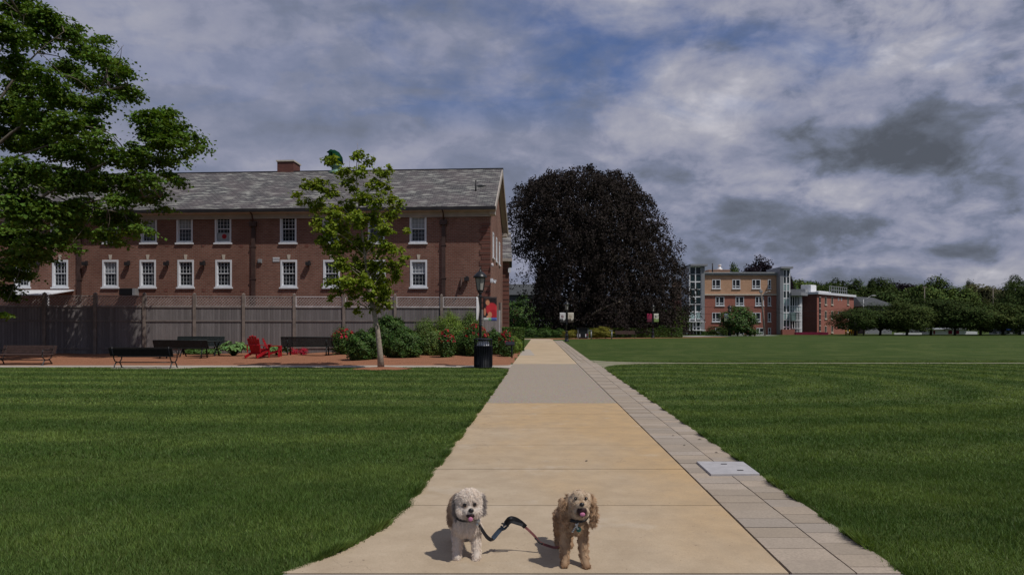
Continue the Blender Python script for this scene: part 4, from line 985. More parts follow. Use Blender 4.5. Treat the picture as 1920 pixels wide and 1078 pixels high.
def b_portrait(q, pos):
    x, y, z = q.sep(pos)
    u = q.math('DIVIDE', x, .50); v = q.math('DIVIDE', z, .88)   # 0..1, 0..-1
    def blob(cx, cz, rx, rz, s=.25):
        a = q.math('DIVIDE', q.math('SUBTRACT', u, cx), rx); c = q.math('DIVIDE', q.math('SUBTRACT', v, -cz), rz)
        r = q.math('ADD', q.math('MULTIPLY', a, a), q.math('MULTIPLY', c, c)); return q.mapr(r, 1-s, 1+s, 1, 0)
    nz = q.noise(pos, 9, 4, .6)
    c = q.mix(q.mapr(nz, .4, .7), (.012, .008, .010), (.03, .018, .02))
    c = q.mix(blob(.62, .50, .42, .26), c, (.52, .03, .04)); c = q.mix(blob(.75, .72, .3, .2), c, (.40, .02, .03))
    c = q.mix(blob(.30, .18, .17, .13), c, (.07, .03, .02)); c = q.mix(blob(.33, .23, .15, .11), c, (.55, .24, .13))
    c = q.mix(blob(.12, .62, .09, .16), c, (.50, .20, .11)); c = q.mix(blob(.50, .74, .15, .12), c, (.58, .25, .14)); c = q.mix(blob(.36, .83, .12, .06), c, (.6, .28, .16))
    lo = q.math('GREATER_THAN', -.88+0.0, v) if False else q.math('LESS_THAN', v, -.86)
    c = q.mix(lo, c, q.mix(q.math('GREATER_THAN', u, .58), (.62, .64, .62), (.10, .14, .42)))
    c = q.mix(q.math('MULTIPLY', lo, blob(.5, .93, .12, .06)), c, (.2, .5, .25))
    return c, {}
banner_tex('portrait_print', b_portrait)
o = cloth_panel('banner', Matrix.Identity(4), .50, .88, 'portrait_print', .008)
o.location = (lp1.location.x+.11, 25.28, 2.585); tag(o, 'dark street banner showing a person in a red shirt', 'banner')
# second banner of this post seen nearly edge on, bellied by the wind
b = MB(); vs = []; fs = []
for j in range(15):
    z = 2.57-.86*j/14; bel = .05*math.sin(PI*j/14)
    for i in range(7):
        a = i/6; vs.append((lp1.location.x-.10-.02*a+bel-.05*a*math.sin(PI*j/14), 25.25-.48*a, z))
for j in range(14):
    for i in range(6): fs.append((j*7+i, (j+1)*7+i, (j+1)*7+i+1, j*7+i+1))
b.add(vs, fs, 0, True); o = b.build('banner', 'white_metal'); so = o.modifiers.new('thickness', 'SOLIDIFY'); so.thickness = .02
tag(o, 'pale banner seen edge on along the near lamp post', 'banner')
def b_pale(tint, emb, low):
    def f(q, pos):
        x, y, z = q.sep(pos); nz = q.noise(q.scale(pos, 3, 1, .7), 3.0, 4, .6)
        base = tint
        lowm = q.mapr(q.math('ADD', z, q.math('MULTIPLY', q.math('SUBTRACT', nz, .5), .9)), -.70, -.62, 1, 0)
        c = q.mix(lowm, base, low)
        a = q.math('SUBTRACT', x, .27); d_ = q.math('ADD', z, .38)
        r = q.math('ADD', q.math('MULTIPLY', a, a), q.math('MULTIPLY', d_, q.math('MULTIPLY', d_, .6)))
        c = q.mix(q.math('MULTIPLY', q.math('LESS_THAN', r, .016), q.mapr(nz, .4, .5)), c, emb)
        return c, {}
    return f
banner_tex('print_white', b_pale((.62, .62, .64), (.12, .04, .06), (.03, .03, .03)))
banner_tex('print_cream', b_pale((.58, .54, .46), (.35, .28, .20), (.05, .04, .03)))
banner_tex('print_maroon', b_pale((.30, .02, .07), (.22, .03, .07), (.10, .02, .04)))
banner_tex('print_green', b_pale((.60, .60, .52), (.05, .05, .06), (.20, .30, .10)))
banner_tex('print_photo', b_pale((.20, .24, .30), (.35, .33, .3), (.35, .42, .25)))
def far_lamp(u, vb, vt, lab, m1, m2, l1, l2, wob=0.):
    Yq = gy(vb); X = (u-960)/1280*Yq; H = CAM_H-(vt-612)/1280*Yq
    lamp_post((X, Yq, 0), lab, H, .0, 'far lamp posts with paired banners'); s = H/3.65
    for sx, m_, l_ in ((-1, m1, l1), (1, m2, l2)):
        o = cloth_panel('banner', Matrix.Identity(4), .52*s, .90*s, m_, .02); tag(o, l_, 'banner')
        o.location = (X+(.10*s if sx > 0 else -.62*s), Yq-.02, 2.57*s)
far_lamp(1062.5, 640.5, 563.5, 'black lamp post beside the path in front of the dark purple beech', 'print_white', 'print_cream', 'white banner with a small emblem left of the beech lamp post', 'cream banner on the right arm of the beech lamp post')
far_lamp(1224, 633.5, 569, 'black lamp post by the long hedge at the right edge of the beech', 'print_maroon', 'print_green', 'maroon banner left of the lamp post by the hedge', 'white and green banner on the lamp post by the hedge')
far_lamp(1368, 630, 571, 'black lamp post in front of the round bush near the modern building', 'print_photo', 'print_maroon', 'blue and green photo banner in front of the round bush', 'maroon banner in front of the round bush')

# ================================================================== FURNITURE
# litter bin
bn = thing('litter_bin', 'black slatted steel litter bin at the path corner below the lamp post', 'litter bin', ((906-960)/1280*24.7, 24.7, .015))
b = MB(); b.lathe([(.325, .0), (.325, .05), (.31, .05), (.31, .76), (.325, .76), (.325, .80), (.29, .80), (.29, .06)], n=32)
for k_ in range(32):
    a = 2*PI*k_/32; b.bar((.318*math.cos(a), .318*math.sin(a), .05), (.318*math.cos(a), .318*math.sin(a), .77), .040, .012, up=(-math.sin(a), math.cos(a), 0))
b.build('body', 'bin_metal', bn)
b = MB(); b.lathe([(.31, 1.0), (.33, 1.0), (.33, 1.035), (.20, 1.06), (.14, 1.05), (.14, 1.03), (.30, 1.0)], n=28)
for k_ in range(22):
    a = 2*PI*(k_+.5)/22; b.bar((.31*math.cos(a), .31*math.sin(a), .8), (.31*math.cos(a), .31*math.sin(a), 1.01), .022, .016)
b.build('hood', 'bin_metal', bn)
b = MB(); b.lathe([(.20, .6), (.24, .8), (.20, .95), (.1, 1.0)], n=14)
b.build('liner', 'white_paint', bn)

def park_bench(name, label, loc, rz, m_slat, L=2.25):
    """Slatted bench with curled cast iron ends; its front faces local -y."""
    t_ = thing(name, label, 'bench', loc, rz)
    b = MB()
    for k_ in range(6): y = -.24+k_*.085; b.box(-L/2, L/2, y, y+.07, .385+.004*abs(k_-2), .41+.004*abs(k_-2))
    b.build('seat', m_slat, t_, bevel=.006)
    b = MB()
    for k_ in range(5): z = .44+k_*.062; y = .27+k_*.022; b.box(-L/2, L/2, y, y+.025, z, z+(.064 if m_slat == 'dark_slat' else .056))
    b.build('backrest', m_slat, t_, bevel=.004)
    for sx in (-1, 1):
        x = sx*(L/2-.12); b = MB()
        b.tube([(x, .30, .0), (x, .24, .03), (x, .20, .12), (x, .12, .20), (x, .04, .20), (x, -.10, .20), (x, -.18, .12), (x, -.22, .03), (x, -.28, 0)], .022, 8)
        b.tube([(x, .04, .20), (x, -.10, .20), (x, -.22, .30), (x, -.24, .38)], .02, 8); b.tube([(x, .04, .20), (x, .20, .26), (x, .26, .36), (x, .385, .76)], .02, 8)
        b.tube([(x, -.24, .38), (x, -.24, .52), (x, -.18, .60), (x, .0, .58), (x, .32, .60)], .018, 8)
        b.build('end_frame', 'black_metal', t_)
    b = MB(); b.tube([(-L/2+.12, .0, .20), (L/2-.12, 0, .20)], .018, 8); b.build('tie_bar', 'black_metal', t_)
    return t_
park_bench('park_bench', 'black slatted bench seen from behind at the edge of the left lawn', ((275-960)/1280*24.6, 24.55, .012), PI, 'dark_slat')
park_bench('park_bench', 'brown slatted bench in tree shade at the far left by the fence', ((43-960)/1280*26.4, 26.4, .012), R(-4), 'brown_slat', 2.2)
Yq = gy(631.5); t_ = park_bench('park_bench', 'small brown bench against the long clipped hedge near the beech', ((1173-960)/1280*88, 88, 0), 0, 'brown_slat', 2.6)
t_.scale = (1, 1.2, 1.25)
mat('mesh_metal', (.012, .018, .018), .5, vary=.3, vscale=6)
def mesh_bench(label, loc, rz, L=2.4, tall=.92):
    t_ = thing('mesh_bench', label, 'bench', loc, rz, None)
    def grid(b, x0, x1, a, c, n1, n2):
        a, c = Vector(a), Vector(c)
        for i in range(n1+1): x = x0+(x1-x0)*i/n1; b.bar((x, a.y, a.z), (x, c.y, c.z), .021, .021)
        for j in range(n2+1): p = a.lerp(c, j/n2); b.bar((x0, p.y, p.z), (x1, p.y, p.z), .018, .018)
    b = MB(); grid(b, -L/2, L/2, (0, .24, .47), (0, .36, tall), 75, 14); b.tube([(-L/2, .24, .47), (-L/2, .36, tall), (L/2, .36, tall), (L/2, .24, .47), (-L/2, .24, .47)], .024, 6); b.build('backrest', 'mesh_metal', t_)
    b = MB(); b.box(-L/2, L/2, -.24, .22, .435, .455); b.tube([(-L/2, .23, .445), (-L/2, -.25, .445), (L/2, -.25, .445), (L/2, .23, .445)], .024, 6); b.build('seat', 'mesh_metal', t_)
    for x in (-L/2+.3, L/2-.3):
        b = MB(); b.tube([(x, -.26, 0), (x, -.2, .43), (x, .22, .43), (x, .32, 0)], .032, 8); b.tube([(x, .22, .43), (x, .34, .8)], .025, 6); b.build('leg', 'mesh_metal', t_)
    return t_
mesh_bench('black steel mesh bench between the red chairs and the red roses', ((578-960)/1280*34.2, 34.2, .05), R(180+3), 2.5)
mesh_bench('black steel mesh bench against the fence behind the mesh table', ((372-960)/1280*34.6, 34.6, .05), R(3), 2.35)
mesh_bench('black steel mesh bench with its back to the lawn in front of the mesh table', ((345-960)/1280*31.2, 31.2, .05), R(180-2), 2.5, .82)
t_ = thing('picnic_table', 'black steel mesh table standing between two mesh benches', 'table', ((375-960)/1280*32.7, 32.7, .05), R(2))
b = MB(); b.box(-1.15, 1.15, -.38, .38, .735, .755); b.tube([(-1.15, -.39, .745), (1.15, -.39, .745), (1.15, .39, .745), (-1.15, .39, .745), (-1.15, -.39, .745)], .024, 6); b.build('table_top', 'mesh_metal', t_)
for x in (-.8, .8):
    b = MB(); b.tube([(x, -.36, 0), (x, .3, .73)], .032, 6); b.tube([(x, .36, 0), (x, -.3, .73)], .032, 6); b.build('leg', 'mesh_metal', t_)
b = MB(); b.tube([(-.8, 0, .38), (.8, 0, .38)], .02, 6); b.build('tie_bar', 'mesh_metal', t_)

def adirondack(label, loc, rz):
    """Adirondack chair facing local +y."""
    t_ = thing('adirondack_chair', label, 'chair', loc, rz)
    b = MB()
    for k_ in range(6): f = k_/5; b.bar((-.27, .40-.52*f, .37-.19*f), (.27, .40-.52*f, .37-.19*f), .10, .02, up=(0, .35, 1))
    b.build('seat', 'red_paint', t_)
    b = MB()
    for k_ in range(5):
        x = (k_-2)*.105; h = .86-.035*(k_-2)**2
        dv = Vector((x*.35, -.38, .92)).normalized(); a = Vector((x*.85, -.10, .17)); c = a+dv*h
        b.bar(a, c, .098, .02, up=(0, 1, .3)); 
        b.tube([c-Vector((0, 0, .0)), c+dv*.012], .049, 10)
    b.bar((-.25, -.30, .58), (.25, -.30, .58), .03, .06, up=(0, 0, 1))
    b.build('backrest', 'red_paint', t_)
    for sx in (-1, 1):
        b = MB(); b.bar((sx*.36, -.34, .57), (sx*.36, .46, .57), .14, .022); b.bar((sx*.33, .40, .45), (sx*.33, .40, .56), .03, .12); b.build('armrest', 'red_paint', t_)
        b = MB(); b.bar((sx*.30, .42, 0), (sx*.30, .42, .558), .022, .10, up=(0, 1, 0)); b.build('leg', 'red_paint', t_)
        b = MB(); b.bar((sx*.275, .43, .34), (sx*.275, -.55, .05), .022, .12); b.bar((sx*.30, -.30, .25), (sx*.30, -.33, .56), .022, .06, up=(0, 1, 0)); b.build('side_rail', 'red_paint', t_)
    return t_
adirondack('red Adirondack chair seen from behind beside the hosta', ((483-960)/1280*31.6, 31.6, .05), R(-10)).scale = (1.06, 1.06, 1.06)
adirondack('red Adirondack chair seen side on between the other one and the mesh bench', ((509-960)/1280*32.4, 32.4, .05), R(-80)).scale = (.92, .92, .92)
# far furniture at the beech
k1 = thing('message_kiosk', 'dark box shaped notice stand with red and white sheets in front of the beech', 'notice stand', ((1093-960)/1280*82, 82, 0))
b = MB(); b.box(-.62, .62, 0, .5, .05, 1.15); b.build('body', 'black_metal', k1, bevel=.02)
b = MB(); b.box(-.74, .74, -.12, .62, 1.22, 1.30); b.build('roof', 'black_metal', k1)
b = MB()
for x in (-.62, .58): b.box(x, x+.06, -.05, .02, 0, 1.22)
b.build('leg', 'grey_metal', k1)
for x, m_, w in ((-.42, 'white_paint', .10), (.28, 'white_paint', .12), (.44, 'red_paint', .12), (-.70, 'white_paint', .05)):
    b = MB(); b.box(x, x+w, -.01, -.003, .25 if m_ == 'white_paint' else .4, .6); b.build('sheet', m_, k1)
for u, l_ in ((1108.5, 'short grey post with a flat cap right of the notice stand'), (1147, 'short grey post with a flat cap beside the yellow shrub')):
    Yq = 80.; o = thing('path_post', l_, 'post', ((u-960)/1280*Yq, Yq, 0)); b = MB(); b.tube([(0, 0, 0), (0, 0, 1.0)], .07, 8); b.build('post', 'grey_metal', o)
    b = MB(); b.box(-.28, .10, -.12, .12, 1.0, 1.07); b.build('cap', 'grey_metal', o)
# small plaque light by the hedge
o = thing('plaque_stand', 'small dark slanted plaque on a short leg beside the hedge and roses', 'plaque', ((956-960)/1280*32, 32, 0))
b = MB(); b.tube([(0.1, 0, 0), (.08, 0, .62)], .035, 8); b.build('leg', 'black_metal', o); b = MB(); b.bar((-.2, -.02, .70), (.22, .0, .70), .3, .05, up=(0, -.6, 1)); b.build('plate', 'black_metal', o)

# ================================================================== TREES AND PLANTS
def branch(b, a, c, r0, r1, rng, bow=.08, jit=.06, n=7, seg=7):
    pts = curve_pts(a, c, n, bow, rng, jit); b.tube(pts, [r0+(r1-r0)*(i/n)**.8 for i in range(n+1)], seg); return pts
# ---- the young maple on the lawn
rng = np.random.default_rng(11); YY = 24.05
yt = thing('young_maple', 'slim young maple with sparse lime green leaves standing on the left lawn', 'tree', ((714-960)/1280*YY, YY, 0))
O = np.array(yt.location)
def ya(u, v, dy=0.): p = at(u, v, YY+dy); return Vector(p)-Vector(O)
b = MB(); TR = [(714.5, 689), (712.5, 660), (708, 620), (701, 585), (694, 550), (690, 520), (684, 480), (678, 430), (672, 380), (668, 330), (670, 285)]
tp = [ya(u, v) for u, v in TR]; tp[0].z = 0
b.tube(tp, [.125, .095, .085, .078, .07, .055, .045, .035, .026, .016, .008], 10)
CL = [(672, 290, 12), (625, 300, 15), (645, 320, 14), (690, 300, 10), (600, 345, 16), (577, 347, 14), (560, 365, 10), (573, 378, 12), (597, 385, 18), (620, 360, 16), (655, 345, 15), (675, 320, 14), (700, 345, 14), (715, 325, 14), (728, 318, 9),
      (720, 350, 14), (705, 375, 18), (740, 375, 14), (755, 380, 8), (735, 400, 16), (680, 370, 18), (650, 385, 20), (625, 400, 20), (590, 412, 12), (610, 430, 20), (640, 430, 24), (670, 410, 22), (700, 410, 20), (727, 430, 17), (760, 430, 7),
      (605, 455, 15), (630, 465, 20), (660, 460, 26), (690, 455, 24), (720, 465, 20), (748, 470, 10), (755, 480, 9), (640, 495, 20), (675, 500, 26), (705, 500, 24), (735, 500, 18), (757, 492, 7), (650, 525, 18), (680, 530, 22), (712, 530, 22), (742, 520, 12),
      (620, 530, 12), (635, 545, 12), (665, 545, 18), (700, 555, 20), (725, 545, 14), (705, 575, 12), (722, 570, 12), (625, 558, 9), (655, 568, 8), (672, 582, 8)]
cs = []; rr = []
for i, (u, v, r) in enumerate(CL):
    w = max(.15, 1-abs(v-470)/260)
    dy = rng.uniform(-1.0, 1.0)*w*.95; p = ya(u, v, dy); cs.append(np.array(p)); rr.append(r/1280*YY*1.05)
    # its branch leaves the trunk well below
    k_ = int(np.clip(np.searchsorted([-q.z for q in tp][::-1], 0), 0, 0))
    zt_ = p.z-.55*math.hypot(p.x-tp[5].x, p.y)-.25
    zt_ = max(2.2, min(zt_, tp[-2].z)); src = min(tp[3:], key=lambda q: abs(q.z-zt_))
    if i % 2 == 0 or r > 18: branch(b, src, p, .022, .005, rng, .05, .08, 6, 6)
b.tube([ya(672, 290), ya(670, 268)], [.007, .003], 5); b.tube([ya(655, 320), ya(656, 293)], [.007, .003], 5)
b.build('trunk', 'bark_pale', yt)
C, N = sprays(cs, rr, 165, 18, rng, .5, .125, .1)
leaves('crown', C, N, .102, 'leaf_young', yt, rng, .95, .3, .25)

# ---- the big maple at the left edge
rng = np.random.default_rng(21)
TX, TY = -26.5, 31.5
bm = thing('maple_tree', 'large dark green maple overhanging the fence and benches at the left edge', 'tree', (TX, TY, 0)); O = Vector((TX, TY, 0))
ML = [(35, 12, 42), (80, 35, 38), (118, 50, 35), (20, 60, 40), (75, 75, 25), (150, 88, 30), (190, 75, 16), (180, 105, 24), (125, 125, 28), (215, 120, 26), (235, 135, 16), (205, 140, 24), (245, 172, 20), (205, 178, 20), (232, 165, 18), (160, 150, 25),
      (30, 120, 38), (80, 135, 26), (50, 165, 40), (110, 175, 34), (150, 195, 30), (20, 200, 45), (75, 215, 40), (125, 235, 36), (170, 225, 30), (190, 195, 22), (30, 255, 46), (90, 270, 42), (140, 280, 38), (180, 262, 26), (165, 300, 30),
      (275, 218, 26), (310, 212, 24), (300, 235, 30), (330, 240, 24), (345, 262, 20), (368, 258, 14), (378, 275, 12), (350, 285, 14), (280, 255, 28), (255, 278, 26), (305, 270, 26), (325, 300, 18), (290, 300, 24), (320, 325, 16), (335, 340, 13), (250, 305, 26),
      (215, 290, 28), (230, 335, 30), (270, 335, 24), (295, 360, 18), (265, 365, 24), (300, 385, 14), (225, 375, 30), (185, 340, 34), (140, 340, 40), (90, 335, 44), (40, 320, 48), (20, 380, 50), (70, 395, 46), (120, 395, 40), (165, 390, 34), (205, 405, 28),
      (245, 405, 22), (262, 428, 16), (235, 432, 20), (200, 438, 20), (215, 452, 12), (150, 428, 28), (110, 440, 26), (130, 462, 14), (70, 450, 34), (25, 445, 42), (40, 480, 30), (15, 500, 34), (45, 512, 16), (12, 545, 26), (5, 585, 14), (75, 480, 20)]
cs = []; rr = []
for (u, v, r) in ML:
    dep = rng.uniform(-4.5, 4.0) if u < 200 else rng.uniform(-2.2, 2.2)
    p = at(u, v, TY+.5+dep)-O; cs.append(np.array(p)); rr.append(r/1280*(TY+dep)*.88)
nvis = len(cs)
EX = []
for k_ in range(90):    # the rest of the crown, out of the frame to the left
    a = rng.uniform(0, 2*PI); h = rng.uniform(3.0, 18.5); w = 8.6*math.sin(PI*min(1, max(.02, (h-1.5)/18.5))**.8)**.6; q_ = w*rng.uniform(.55, 1)
    x, y = q_*math.cos(a), q_*math.sin(a)*.95
    p = Vector((x, y, h))+O
    uu = 960+1280*p.x/p.y; vv = 612-1280*(p.z-1.5)/p.y
    if uu+1.3/p.y*1280 > 0 and vv > -60: continue
    cs.append(np.array((x, y, h))); rr.append(rng.uniform(.8, 1.3))
b = MB()
TT = [Vector((0, 0, -.1)), Vector((.1, 0, 2)), Vector((.3, .1, 4.2)), Vector((.2, 0, 7)), Vector((.5, 0, 10)), Vector((.6, .2, 13)), Vector((.5, 0, 16))]
b.tube(TT, [.55, .42, .38, .30, .22, .14, .05], 14)
limbs = []
for (u, v, z0, r0) in ((330, 270, 3.6, .17), (230, 400, 3.2, .14), (240, 160, 6.5, .15), (120, 60, 8, .14), (100, 300, 5, .15), (60, 450, 3, .12), (40, 30, 10, .12), (180, 250, 6.0, .13), (300, 370, 4.0, .12)):
    e = at(u, v, TY+rng.uniform(-1, 1))-O; src = min(TT, key=lambda q: abs(q.z-z0)); limbs += branch(b, src, e, r0*.75, .012, rng, .10, .06, 12, 8)[2:]
for k_ in range(9):
    a = rng.uniform(PI*.6, PI*1.6); e = Vector((8*math.cos(a), 8*math.sin(a), rng.uniform(5, 15))); limbs += branch(b, TT[2+k_ % 3], e, .16, .02, rng, .1, .06, 10, 7)[2:]
for c in cs:
    p = Vector(c); src = min(limbs+TT[2:], key=lambda q: (q-p).length+(.8 if q.z > p.z else 0)); branch(b, src, p, .035, .006, rng, .06, .1, 5, 5)
for (u0, v0, u1, v1) in ((75, 190, 140, 135), (30, 100, 20, 20), (190, 165, 232, 85), (20, 110, 45, 30), (215, 145, 228, 88)):
    branch(b, at(u0, v0, TY)-O, at(u1, v1, TY-.5)-O, .04, .006, rng, .0, .06, 6, 5)
b.build('trunk', 'bark', bm)
C, N = sprays(cs[:nvis], rr[:nvis], 66, 36, rng, .22, .40, .10)
leaves('crown', C, N, .145, 'leaf_maple', bm, rng, .95, .25, .15)
C, N = sprays(cs[nvis:], rr[nvis:], 14, 20, rng, .3, .42, .35)
leaves('crown', C, N, .22, 'leaf_maple', bm, rng, .95, .25, .15)

# ---- the purple beech
rng = np.random.default_rng(31); YBc = 102.; kb = YBc/1280
bc = thing('purple_beech', 'huge dome shaped dark purple beech with weeping twigs at the end of the path', 'tree', ((1118-960)*kb, YBc, 0))
prof_v = np.array([318, 322, 332, 350, 375, 400, 430, 460, 490, 520, 560, 600, 628]); 
prof_l = np.array([1062, 1045, 1012, 976, 958, 953, 960, 957, 962, 958, 955, 958, 985]); prof_r = np.array([1118, 1146, 1166, 1193, 1218, 1232, 1248, 1262, 1272, 1284, 1290, 1290, 1285])
cl = []
n = 0
while n < 7600:
    v = rng.uniform(328, 626); L0 = np.interp(v, prof_v, prof_l); R0 = np.interp(v, prof_v, prof_r)
    cx = (L0+R0)/2; hw = (R0-L0)/2
    a = rng.uniform(0, 2*PI); q_ = 1-abs(rng.normal())*.30
    if q_ < .2: continue
    x = (cx-1118+hw*q_*math.cos(a))*kb; y = hw*q_*math.sin(a)*kb*.95; z = CAM_H-(v-612)*kb
    lump = .5+.5*math.sin(a*7+z*.5)*math.sin(z*1.0+a*3)
    bulge = 1+.05*math.sin(a*9+z*1.3)+.06*math.sin(z*1.9-a*4); x *= bulge; y *= bulge; z *= 1+.02*math.sin(a*6+q_*5)
    if q_ > .8 and rng.random() > .12+.88*lump: continue
    # thin, open left flank low down where the sky shows
    if z > 1.5 and x < -8.6 and z < 12.5 and rng.random() < .86: continue
    if z < 3.0 and x < -6 and rng.random() < .75: continue
    cl.append((x, y, z)); n += 1
cl = np.array(cl); m_ = 22
# hanging sprays: leaves strung down a drooping twig
t0 = rng.random((len(cl), m_, 1)); out_d = unit(cl*np.array([1, 1, 0])+1e-6)[:, None, :]
L1 = rng.uniform(.7, 1.9, (len(cl), 1, 1))
C = cl[:, None, :]+out_d*t0*.55*L1+np.array([0, 0, -1.0])*(t0**1.7)*L1+rng.normal(size=(len(cl), m_, 3))*np.array([.20, .20, .16])
N = out_d*.6+np.array([0, 0, .5])+rng.normal(size=(len(cl), m_, 3))*.7
C = C.reshape(-1, 3); N = N.reshape(-1, 3); ok = C[:, 2] > .35
leaves('crown', C[ok], N[ok], .27, 'leaf_beech', bc, rng, .7, .25, .45)
# twigs breaking the outline at the top
b = MB(); b.tube([(0, 0, -.1), (.1, 0, 3), (0, .2, 8), (.3, 0, 14), (0, 0, 21)], [1.15, .95, .75, .45, .06], 14)
for i in range(0, len(cl), 26):
    p = Vector(cl[i]); z0 = max(2.0, p.z*.55); branch(b, Vector((0, 0, z0)), p, .14, .02, rng, .10, .06, 7, 5)
b.build('trunk', 'bark_dark', bc)
b = MB(); e0 = Vector(at(1112, 588, YBc-9)-bc.location); e1 = Vector(at(1174, 562, YBc-10)-bc.location)
b.tube([Vector((-1, -1, 2.6)), e0, e0.lerp(e1, .5)+Vector((0, 0, .2)), e1], [.3, .18, .13, .05], 7); b.build('branch', 'bark_pale', bc)

# ---- generic round trees and shrubs
def crown_mesh(seed, n_cl, k_leaf, leaf, flat=.8, m_='leaf_far', lump=.25, bottom=-.9, spray=.10, parent=None, name='crown'):
    """A crown in a unit ellipsoid: lumpy shell of sprays."""
    rng = np.random.default_rng(seed); d_ = unit(rng.normal(size=(n_cl*2, 3))); d_ = d_[d_[:, 2] > bottom][:n_cl]
    lm = 1+lump*(np.sin(d_[:, 0]*4+seed)*np.sin(d_[:, 1]*4.3+seed*2)+.7*np.sin(d_[:, 2]*6+d_[:, 0]*5+seed))*.6
    rad = (1-np.abs(rng.normal(size=len(d_)))*.17).clip(.25, 1)*lm
    c = d_*rad[:, None]
    off = rng.normal(size=(len(c), k_leaf, 3))*spray*np.array([1, 1, .55]); C = (c[:, None, :]+off).reshape(-1, 3)
    N = (d_[:, None, :]*.9+np.array([0, 0, .6])+rng.normal(size=(len(c), k_leaf, 3))*.5).reshape(-1, 3)
    return leaves(name, C, N, leaf, m_, parent, rng, .9, .25)
def tree(name, label, loc, w, h, m_, seed, zc=None, cat='tree', group=None, n_cl=420, k_leaf=12, leaf=.075, trunk=.25, base=.12, lump=.28, depth=None):
    t_ = thing(name, label, cat, loc, 0, group)
    z0 = h*base; rz_ = (h-z0)/2
    c = crown_mesh(seed, n_cl, k_leaf, leaf, m_=m_, lump=lump, parent=t_); c.location = (0, 0, z0+rz_); c.scale = (w/2, (depth or w)/2, rz_)
    if trunk:
        b = MB(); rg = np.random.default_rng(seed); b.tube([(0, 0, -.05), (.02*w, 0, z0+rz_*.4), (0, 0, z0+rz_*1.4)], [trunk, trunk*.7, trunk*.2], 8)
        for k_ in range(6):
            a = k_*1.05; branch(b, (0, 0, z0+.1), (math.cos(a)*w*.33, math.sin(a)*w*.33, z0+rz_*rg.uniform(.6, 1.3)), trunk*.5, .03, rg, .05, .1, 5, 5)
        b.build('trunk', 'bark_dark', t_)
    return t_
def tree_px(name, label, u, v_top, v_base, wpx, Y, m_, seed, **k):
    s = Y/1280; X = (u-960)*s; h = CAM_H-(v_top-612)*s; return tree(name, label, (X, Y, 0), wpx*s, h, m_, seed, **k)
# the low spreading trees along the right side of the lawn
LOW = [(1603, 578, 70, 112, 'leftmost low spreading tree of the row, covering the dormitory corner'), (1650, 572, 82, 116, 'second low spreading tree from the left in the row'),
       (1700, 569, 84, 113, 'third low spreading tree from the left in the row'), (1745, 560, 96, 118, 'tallest spreading tree in the middle of the row'),
       (1790, 562, 92, 114, 'broad dark tree right of the middle of the row above the maroon doors'), (1838, 568, 84, 117, 'tree of the row left of the tall one at the frame edge'),
       (1880, 572, 80, 119, 'rightmost low spreading tree of the row')]
for i, (u, vt, w, Y, l_) in enumerate(LOW):
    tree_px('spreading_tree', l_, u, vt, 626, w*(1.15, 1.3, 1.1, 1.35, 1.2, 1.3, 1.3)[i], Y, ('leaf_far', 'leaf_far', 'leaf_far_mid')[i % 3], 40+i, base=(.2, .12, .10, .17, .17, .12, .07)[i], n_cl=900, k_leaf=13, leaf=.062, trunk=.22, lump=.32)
tree_px('broad_tree', 'tall dark tree with a small separate top at the right frame edge', 1912, 530, 626, 78, 122, 'leaf_far', 61, base=.10, n_cl=900, k_leaf=13, leaf=.06, lump=.35)
tree_px('broad_tree', 'narrow bushy treetop rising behind the tree at the right frame edge', 1906, 516, 626, 30, 130, 'leaf_far', 62, base=.5, n_cl=300, k_leaf=12, leaf=.11, lump=.35)
# far trees on the skyline behind
FAR = [(1505, 526, 56, 210, 'leaf_far_pale', 'rounded green tree behind the glass link'), (1530, 531, 40, 220, 'leaf_far', 'dark treetop just left of the white rooftop unit'), (1560, 530, 50, 205, 'leaf_far', 'dark treetop behind the white rooftop unit'),
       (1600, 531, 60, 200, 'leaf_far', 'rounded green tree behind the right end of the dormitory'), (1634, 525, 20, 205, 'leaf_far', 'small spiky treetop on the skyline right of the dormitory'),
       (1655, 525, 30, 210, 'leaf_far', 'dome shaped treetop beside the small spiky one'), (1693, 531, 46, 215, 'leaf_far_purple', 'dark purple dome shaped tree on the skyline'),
       (1660, 541, 90, 190, 'leaf_far', 'wide green tree below the purple skyline dome'), (1724, 541, 50, 195, 'leaf_far_pale', 'light green tree right of the purple skyline dome'),
       (1748, 527, 42, 185, 'leaf_far_pale', 'wind swept feathery treetop in the middle of the skyline'), (1790, 541, 50, 200, 'leaf_far_pale', 'green tree on the skyline right of the feathery one'),
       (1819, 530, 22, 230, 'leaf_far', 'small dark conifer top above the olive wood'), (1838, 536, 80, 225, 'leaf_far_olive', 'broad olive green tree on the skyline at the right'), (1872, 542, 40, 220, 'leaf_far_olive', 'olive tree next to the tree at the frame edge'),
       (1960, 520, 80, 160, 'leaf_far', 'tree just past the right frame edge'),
       (1420, 491, 70, 165, 'leaf_far_purple', 'dark purple tree rising behind the tan building roof'), (1478, 517, 20, 160, 'leaf_far_purple', 'dark purple foliage beside the right glass tower'), (1376, 498, 26, 190, 'leaf_far_pale', 'light green treetop behind the rooftop penthouse')]
for i, (u, vt, w, Y, m_, l_) in enumerate(FAR):
    tree_px('skyline_tree', l_, u, vt, 625, w*(1.7 if 24 < w < 60 and u > 1500 else 1), Y, m_, 80+i, base=.05, n_cl=1100, k_leaf=12, leaf=.085, trunk=.3, lump=.22)
